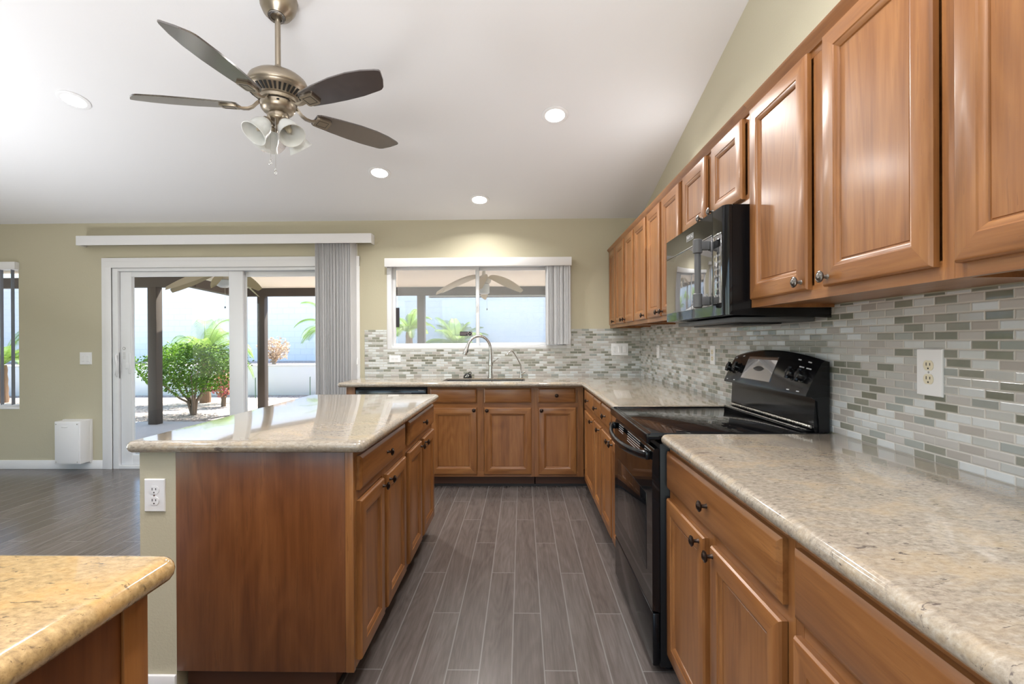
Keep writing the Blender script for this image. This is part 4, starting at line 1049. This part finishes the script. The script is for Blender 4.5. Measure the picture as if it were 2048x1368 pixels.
sh = obj('switch_housing', mb, [FANM, SLOT], t, 40)
vd = Vector((0.44, -0.90, 0)); mb = MB(); q = V(2.455) + vd * 0.083; mb.box(q.x - 0.006, q.x + 0.006, q.y - 0.004, q.y + 0.002, q.z - 0.004, q.z + 0.004, 0, 0.001); obj('reverse_switch', mb, SLOT, sh)
mb = MB(); mb.lathe([(0.050, 2.413), (0.052, 2.408), (0.052, 2.388), (0.048, 2.380), (0.030, 2.366), (0.012, 2.358), (0.008, 2.348), (0.0001, 2.346)], V(0), (0, 0, 1), 40); obj('light_kit', mb, FANM, t, 40)
# blades
BZ = 2.446
out = [(0.185, -0.040), (0.20, -0.052), (0.30, -0.066), (0.42, -0.076), (0.52, -0.074), (0.60, -0.062), (0.665, -0.043), (0.682, -0.034), (0.684, -0.024), (0.662, 0.020), (0.632, 0.058), (0.615, 0.068), (0.60, 0.071), (0.50, 0.076), (0.40, 0.072), (0.30, 0.063), (0.20, 0.050), (0.185, 0.038)]
for k in range(5):
    an = math.radians(47 + 72 * k); d0 = Vector((math.cos(an), math.sin(an), 0)); d1 = Vector((-math.sin(an), math.cos(an), 0))
    tilt = math.radians(-12)
    def bp(r, w, n): return V(BZ) + d0 * r + d1 * (w * math.cos(tilt) - n * math.sin(tilt)) + Vector((0, 0, w * math.sin(tilt) + n * math.cos(tilt)))
    mb = MB(); a = mb.ring([bp(r, w, -0.0035) for r, w in out]); b = mb.ring([bp(r, w, 0.0035) for r, w in out]); mb.skin([a, b])
    bl_ = obj('blade', mb, BLADE, t, 30)
    mb = MB()
    path = [(0.080, 2.478), (0.100, 2.462), (0.118, 2.443), (0.140, 2.432), (0.165, 2.430), (0.190, 2.436), (0.205, 2.440)]
    rr_ = mb.ring
    rings = []
    for r, z in path:
        wd = 0.014 if r < 0.17 else 0.017
        rings.append(mb.ring([V(z) + d0 * r + d1 * wd + Vector((0, 0, .004)), V(z) + d0 * r - d1 * wd + Vector((0, 0, .004)), V(z) + d0 * r - d1 * wd * .7 - Vector((0, 0, .004)), V(z) + d0 * r + d1 * wd * .7 - Vector((0, 0, .004))]))
    mb.skin(rings)
    pl = [(0.188, -0.030), (0.196, -0.036), (0.258, -0.036), (0.268, -0.028), (0.268, 0.028), (0.258, 0.036), (0.196, 0.036), (0.188, 0.030)]
    a = mb.ring([bp(r, w, -0.0040) for r, w in pl]); b = mb.ring([bp(r, w, -0.0140) for r, w in pl]); mb.skin([a, b])
    irn = obj('blade_iron', mb, FANM, bl_, 40)
    mb = MB()
    pl2 = [(0.203, -0.022), (0.254, -0.022), (0.254, 0.022), (0.203, 0.022)]
    for q0, q1 in zip(pl2, pl2[1:] + pl2[:1]): mb.tube([bp(*q0, -0.0142), bp(*q1, -0.0142)], 0.0012, 6)
    # pattern line on the iron stays in one mesh with it
    tmp = obj('iron_inlay', mb, SLOT, None, 0); tmp.parent = bl_; tmp.location = tmp.location - WORLD[bl_.name]
# lamps
for k in range(4):
    an = math.radians(326 + 90 * k); d0 = Vector((math.cos(an), math.sin(an), 0))
    ax = (d0 * 0.66 + Vector((0, 0, -0.80))).normalized(); base = V(2.368) + d0 * 0.048
    mb = MB(); mb.tube([V(2.392) + d0 * 0.045, base, base + ax * 0.012], 0.010, 10); mb.lathe([(0.022, 0), (0.027, 0.006), (0.028, 0.026), (0.024, 0.028)], base + ax * 0.004, ax, 24)
    lm = obj('lamp_holder', mb, FANM, t, 40)
    mb = MB(); pr = [(0.0285, 0.020), (0.036, 0.034), (0.046, 0.052), (0.050, 0.072), (0.051, 0.092), (0.056, 0.108), (0.064, 0.122)]
    mb.lathe(pr + [(r - 0.003, h) for r, h in reversed(pr)], base, ax, 36, cap=False); obj('glass_shade', mb, SHADE, lm, 60)
    mb = MB(); mb.lathe([(0.010, 0.022), (0.012, 0.040), (0.0165, 0.060), (0.015, 0.078), (0.006, 0.092), (0.0001, 0.094)], base, ax, 18)
    obj('bulb', mb, BULB, lm, 60)
for dx, zb, kind in ((-0.016, 2.165, 'bead'), (0.008, 2.125, 'drop')):
    q = Vector((FC.x + dx, FC.y - 0.046, 0))
    mb = MB(); mb.tube([q + Vector((0, 0, 2.375)), q + Vector((0, 0, zb))], 0.0012, 6); ch = obj('pull_chain', mb, STEEL, t)
    mb = MB()
    if kind == 'drop': mb.lathe([(0.001, 0.034), (0.004, 0.030), (0.0075, 0.010), (0.006, 0.002), (0.001, 0)], q + Vector((0, 0, zb - 0.034)), (0, 0, 1), 14)
    else:
        for i in range(5): mb.lathe([(0.0001, 0), (0.0045, 0.003), (0.0045, 0.006), (0.0001, 0.009)], q + Vector((0.004 * math.cos(i * 2.4), 0.003 * math.sin(i * 2.4), zb - 0.006 * i)), (0, 0, 1), 8)
    obj('crystal_pull', mb, CRYSTAL, ch)

# ------------------------------------------------------------------ outside: patio
GZ = -0.12
mb = MB(); mb.box(-14, 8, D + 0.16, 8.50, GZ - 0.12, GZ); struct('floor_patio', mb, PATIOF, smooth=0)
mb = MB(); mb.box(-24, 16, 8.505, 30, GZ - 0.16, GZ - 0.02); mb.box(-24, -14.01, -6, 8.5, GZ - .16, GZ - .02); struct('ground', mb, GRAV, smooth=0)
mb = MB(); mb.box(-22, 14, 12.86, 13.06, GZ - 0.05, 0.635, 0, 0.012); mb.box(-22, 14, 12.84, 13.10, 0.636, 0.655, 0, 0.006); struct('wall_planter', mb, STUCCO)
mb = MB(); mb.box(-22, 14, 13.07, 17.0, GZ, 0.60); struct('ground_planter', mb, GRAV, smooth=0)
mb = MB(); mb.box(-24, 16, 17.0, 17.2, GZ, 3.55); struct('wall_yard', mb, BLOCK, smooth=0)
# patio roof, sloping down from the house
PC = lambda y: 2.74 - (y - 5.0) * 0.076
PX0 = -14.0
mb = MB(); mb.extrude([(PX0, 5.01, PC(5.01)), (8, 5.01, PC(5.01)), (8, 10.35, PC(10.35)), (-6.10, 10.35, PC(10.35)), (-5.80, 8.45, PC(8.45)), (PX0, 8.45, PC(8.45))], (0, 0, 0.10)); struct('ceiling_patio', mb, PATIOC, smooth=0)
def beam(p0, p1, z0, z1, w):
    d = (Vector(p1) - Vector(p0)).normalized(); n = Vector((-d.y, d.x)) * w / 2; a = Vector(p0); b = Vector(p1)
    mb = MB(); mb.extrude([(*(a - n), z0), (*(b - n), z0), (*(b + n), z0), (*(a + n), z0)], (0, 0, z1 - z0)); return mb
bz0, bz1 = 2.20, 2.365
BLIST = [((-14, 8.24), (-5.54, 8.24), 2.20, 2.37), ((-5.60, 8.24), (-5.88, 10.02), 2.20, 2.365), ((-5.94, 10.02), (8, 10.02), 2.20, 2.365)]
for i, (a, b, z0, z1) in enumerate(BLIST):
    struct('beam', beam(a, b, z0 + i * 0.0004, z1, 0.14), BEAMW, smooth=0)
def post(x, y, lbl, w=0.15):
    mb = MB(); mb.box(x - w / 2, x + w / 2, y - w / 2, y + w / 2, GZ + 0.0005 - (0.02 if y > 8.5 else 0), 2.1995, 0, 0.008)
    o = obj('patio_post', mb, BEAMW); tag(o, lbl, 'post', 'dark patio posts')
post(-6.23, 8.24, 'dark brown patio post standing in front of the round bush')
post(-5.33, 10.02, 'dark brown patio post seen through the right glass of the sliding door')
post(-2.05, 10.02, 'dark brown patio post seen through the left glass of the kitchen window')
mb = MB(); mb.box(-1.88, 3.0, 10.0, 10.04, 2.165, 2.195, 0, 0.004); mb.box(-1.88, 3.0, 9.985, 10.0, 2.148, 2.163, 1, 0.003); mb.box(-1.90, -1.885, 9.99, 10.04, 2.148, 2.1995, 0)
o = obj('shade_rail', mb, [WHITE, BLACKM]); tag(o, 'thin white rail with dark lower edge under the patio beam', 'rail')

# patio fans with drooping leaf-shaped blades
def patio_fan(lbl, cx, cy, hz, R, phases, light, blade_m):
    t = thing('patio_fan', lbl, 'ceiling fan', (cx, cy, hz), 'patio ceiling fans')
    top = PC(cy)
    mb = MB(); mb.lathe([(0.02, 0), (0.055, 0.03), (0.065, top - hz - 0.16)], (cx, cy, hz + 0.155), (0, 0, 1), 24)
    obj('canopy', mb, FANBM, t, 50)
    mb = MB(); mb.lathe([(0.03, -0.06), (0.09, -0.055), (0.11, -0.02), (0.105, 0.03), (0.06, 0.06), (0.03, 0.075), (0.02, 0.16)], (cx, cy, hz), (0, 0, 1), 28); obj('motor_housing', mb, FANBM, t, 50)
    mb = MB()
    if light == 'bowl': mb.lathe([(0.11, -0.062), (0.125, -0.08), (0.11, -0.13), (0.05, -0.165), (0.0001, -0.17)], (cx, cy, hz), (0, 0, 1), 28)
    else: mb.lathe([(0.07, -0.062), (0.085, -0.07), (0.085, -0.20), (0.06, -0.215), (0.0001, -0.215)], (cx, cy, hz), (0, 0, 1), 28)
    obj('lamp_shade', mb, SHADE, t, 50)
    for ph in phases:
        an = math.radians(ph); d0 = Vector((math.cos(an), math.sin(an), 0)); d1 = Vector((-math.sin(an), math.cos(an), 0))
        mb = MB(); ra, rb = [], []
        N = 10; rings = []
        for i in range(N + 1):
            s = i / N; r = 0.12 + (R - 0.12) * s; z = hz + 0.045 - 0.27 * s ** 1.25; w = 0.02 + 0.075 * math.sin(PI * min(1, 0.12 + s * 0.82)) ** 0.8
            tw = 0.55
            c = Vector((cx, cy, z)) + d0 * r
            e1 = d1 * w * math.cos(tw) + Vector((0, 0, w * math.sin(tw)))
            rings.append(mb.ring([c - e1, c + Vector((0, 0, .012)), c + e1, c - Vector((0, 0, .004))]))
        mb.skin(rings); obj('blade', mb, blade_m, t, 60)
    mb = MB(); mb.tube([(cx + 0.05, cy - 0.06, hz - 0.16), (cx + 0.05, cy - 0.06, hz - 0.44)], 0.0022, 6); ch = obj('pull_chain', mb, STEEL, t)
    mb = MB(); mb.lathe([(0.001, 0), (0.012, 0.012), (0.010, 0.022), (0.001, 0.034)], (cx + 0.05, cy - 0.06, hz - 0.47), (0, 0, 1), 10); obj('chain_pull', mb, BRONZE, ch)
patio_fan('patio fan with a glass bowl seen through the sliding glass door', -4.25, 6.95, 2.21, 0.69, (190, 224, 340, 292, 80), 'bowl', plain('olive_beige_blade', (0.36, 0.30, 0.17), 0.5))
patio_fan('cream patio fan seen through the kitchen sink window', -0.58, 7.55, 2.20, 0.74, (222, 203, 322, 270, 95), 'drum', FANB)

# ------------------------------------------------------------------ outside: planting
def leaf_cloud(mb, c, rad, n, size, rnd, shell=0.55, flat=1.0, mat=0):
    for i in range(n):
        while True:
            v = Vector((rnd.uniform(-1, 1), rnd.uniform(-1, 1), rnd.uniform(-1, 1)))
            if shell < v.length < 1: break
        p = Vector(c) + Vector((v.x * rad[0], v.y * rad[1], v.z * rad[2])) * (1 + 0.10 * math.sin(7 * v.x + 5 * v.z) + 0.06 * math.sin(13 * v.y + 9 * v.x))
        a = Vector((rnd.gauss(0, 1), rnd.gauss(0, 1), rnd.gauss(0, 0.7))).normalized(); b = a.cross(Vector((rnd.gauss(0, 1), rnd.gauss(0, 1), rnd.gauss(0, 1)))).normalized()
        s = size * rnd.uniform(0.6, 1.3)
        mb.face([p - a * s, p + b * s * 0.45, p + a * s, p - b * s * 0.45], mat)
def shrub(lbl, x, y, z, rad, hc, n, size, seed, leafm, barkm, cat='bush', name='shrub', stems=9):
    rnd = random.Random(seed)
    t = thing(name, lbl, cat, (x, y, z))
    mb = MB(); leaf_cloud(mb, (x, y, z + hc), rad, n, size, rnd, 0.35); obj('foliage', mb, leafm, t, 0, recalc=False)
    mb = MB()
    for i in range(stems):
        an = 2 * PI * i / stems + rnd.uniform(-.3, .3); r = rnd.uniform(0.35, 0.8)
        e = Vector((x + math.cos(an) * rad[0] * r, y + math.sin(an) * rad[1] * r, z + hc + rad[2] * rnd.uniform(-0.3, 0.5)))
        b0 = Vector((x + 0.02 * math.cos(an), y + 0.02 * math.sin(an), z - 0.01)); m1 = b0.lerp(e, 0.3) + Vector((0, 0, 0.10))
        mb.tube([b0, Vector((x, y, z + hc * 0.22)).lerp(m1, 0.4), m1, b0.lerp(e, 0.65) + Vector((0, 0, .06)), e], [0.032, 0.026, 0.018, 0.012, 0.005], 7)
    obj('branches', mb, barkm, t, 60); return t
G2 = GZ - 0.02
shrub('round leafy green bush behind the first patio post', -6.36, 9.40, G2, (0.98, 0.80, 0.50), 0.90, 9000, 0.030, 3, LEAF, BARK)
shrub('small bush with pink blooms behind the round green bush', -6.52, 10.62, G2, (0.30, 0.22, 0.30), 0.50, 700, 0.04, 5, PINK, BARK, stems=6)
shrub('dry straw coloured shrub on the planter against the block wall', -7.48, 14.7, 0.60, (0.46, 0.36, 0.36), 0.45, 900, 0.05, 6, DRY, DRY, stems=14)
shrub('low leafy plant at the right end of the planter', 1.55, 14.3, 0.60, (1.0, 0.4, 0.16), 0.16, 700, 0.045, 8, LEAF, BARK, stems=5)

def palm(lbl, x, y, z, th, nf, L, seed, droop=0.9, ang=None):
    rnd = random.Random(seed)
    t = thing('palm_tree', lbl, 'palm', (x, y, z), 'palms in the yard')
    mb = MB(); prof = []
    for i in range(9):
        prof.append((0.085 + 0.03 * (1 - i / 8) + (0.012 if i % 2 else 0), th * i / 8))
    mb.lathe(prof, (x, y, z - 0.01), (0, 0, 1), 14); obj('trunk', mb, PALMT, t, 20)
    c = Vector((x, y, z + th - 0.02))
    for i in range(nf):
        an = 2 * PI * i / nf * 2.0 + rnd.uniform(-.3, .3); el = rnd.uniform(0.35, 1.35)
        l = L * rnd.uniform(0.8, 1.1)
        h = Vector((math.cos(an), math.sin(an), 0)); p = c.copy(); d = (h * math.cos(el) + Vector((0, 0, math.sin(el)))).normalized()
        N = 16; pts = [p.copy()]
        for k in range(N):
            d = (d + Vector((0, 0, -droop * 1.9 / N * (0.3 + 1.4 * k / N)))).normalized(); p = p + d * l / N; pts.append(p.copy())
        mb = MB(); mb.tube(pts, [0.012 * (1 - 0.85 * q / N) + 0.002 for q in range(N + 1)], 5)
        for k in range(2, N + 1):
            for sub in (0.0, 0.33, 0.66):
                if k == N and sub: continue
                q = pts[k].lerp(pts[min(k + 1, N)], sub); td = (pts[min(k + 1, N)] - pts[k - 1]).normalized(); sd = td.cross(Vector((0, 0, 1)))
                if sd.length < 1e-3: sd = Vector((1, 0, 0))
                sd.normalize(); s = (k + sub) / N; ln = l * 0.30 * math.sin(PI * (0.12 + 0.80 * s)) ** 0.7
                for sg in (-1, 1):
                    e1 = q + (sd * sg * 0.8 + td * 0.65).normalized() * ln * 0.55 + Vector((0, 0, 0.02)); e2 = e1 + (sd * sg * 0.45 + td * 0.6 + Vector((0, 0, -0.9))).normalized() * ln * 0.5
                    w = td * 0.0065
                    mb.face([q - w, q + w, e1 + w * 0.9, e1 - w * 0.9]); mb.face([e1 - w * .9, e1 + w * .9, e2])
        obj('frond', mb, FROND, t, 0, recalc=False)
    return t
palm('large arching palm rising behind the round green bush', -7.40, 11.35, G2, 1.05, 26, 1.25, 11, 1.35)
palm('palm left of the first patio post with fronds reaching in', -9.45, 10.5, G2, 1.15, 20, 1.15, 12, 1.35)
palm('palm right of the second post behind the door blind', -5.42, 14.2, 0.60, 0.95, 20, 1.25, 13, 1.0)
palm('palm with a brown trunk beside the post in the kitchen window', -3.22, 14.0, 0.60, 0.95, 20, 0.85, 14, 1.0)
palm('leafy young palm in the centre of the kitchen window', -2.14, 15.9, 0.60, 0.45, 26, 1.12, 15, 0.7)
palm('palm seen through the far left window', -12.3, 11.4, G2, 0.9, 18, 1.2, 16, 1.1)

def stake(x, y, h, lbl):
    mb = MB(); mb.cyl((x, y, G2), (x, y, G2 + h), 0.010, seg=8); mb.tube([(x, y, G2 + h), (x + 0.012, y, G2 + h + 0.012)], 0.008, 6)
    o = obj('garden_stake', mb, STAKE); tag(o, lbl, 'stake', 'thin green stakes')
stake(-6.68, 12.2, 0.50, 'thin green stake left of the second patio post')
stake(-5.30, 12.2, 0.52, 'thin green stake right of the second patio post')
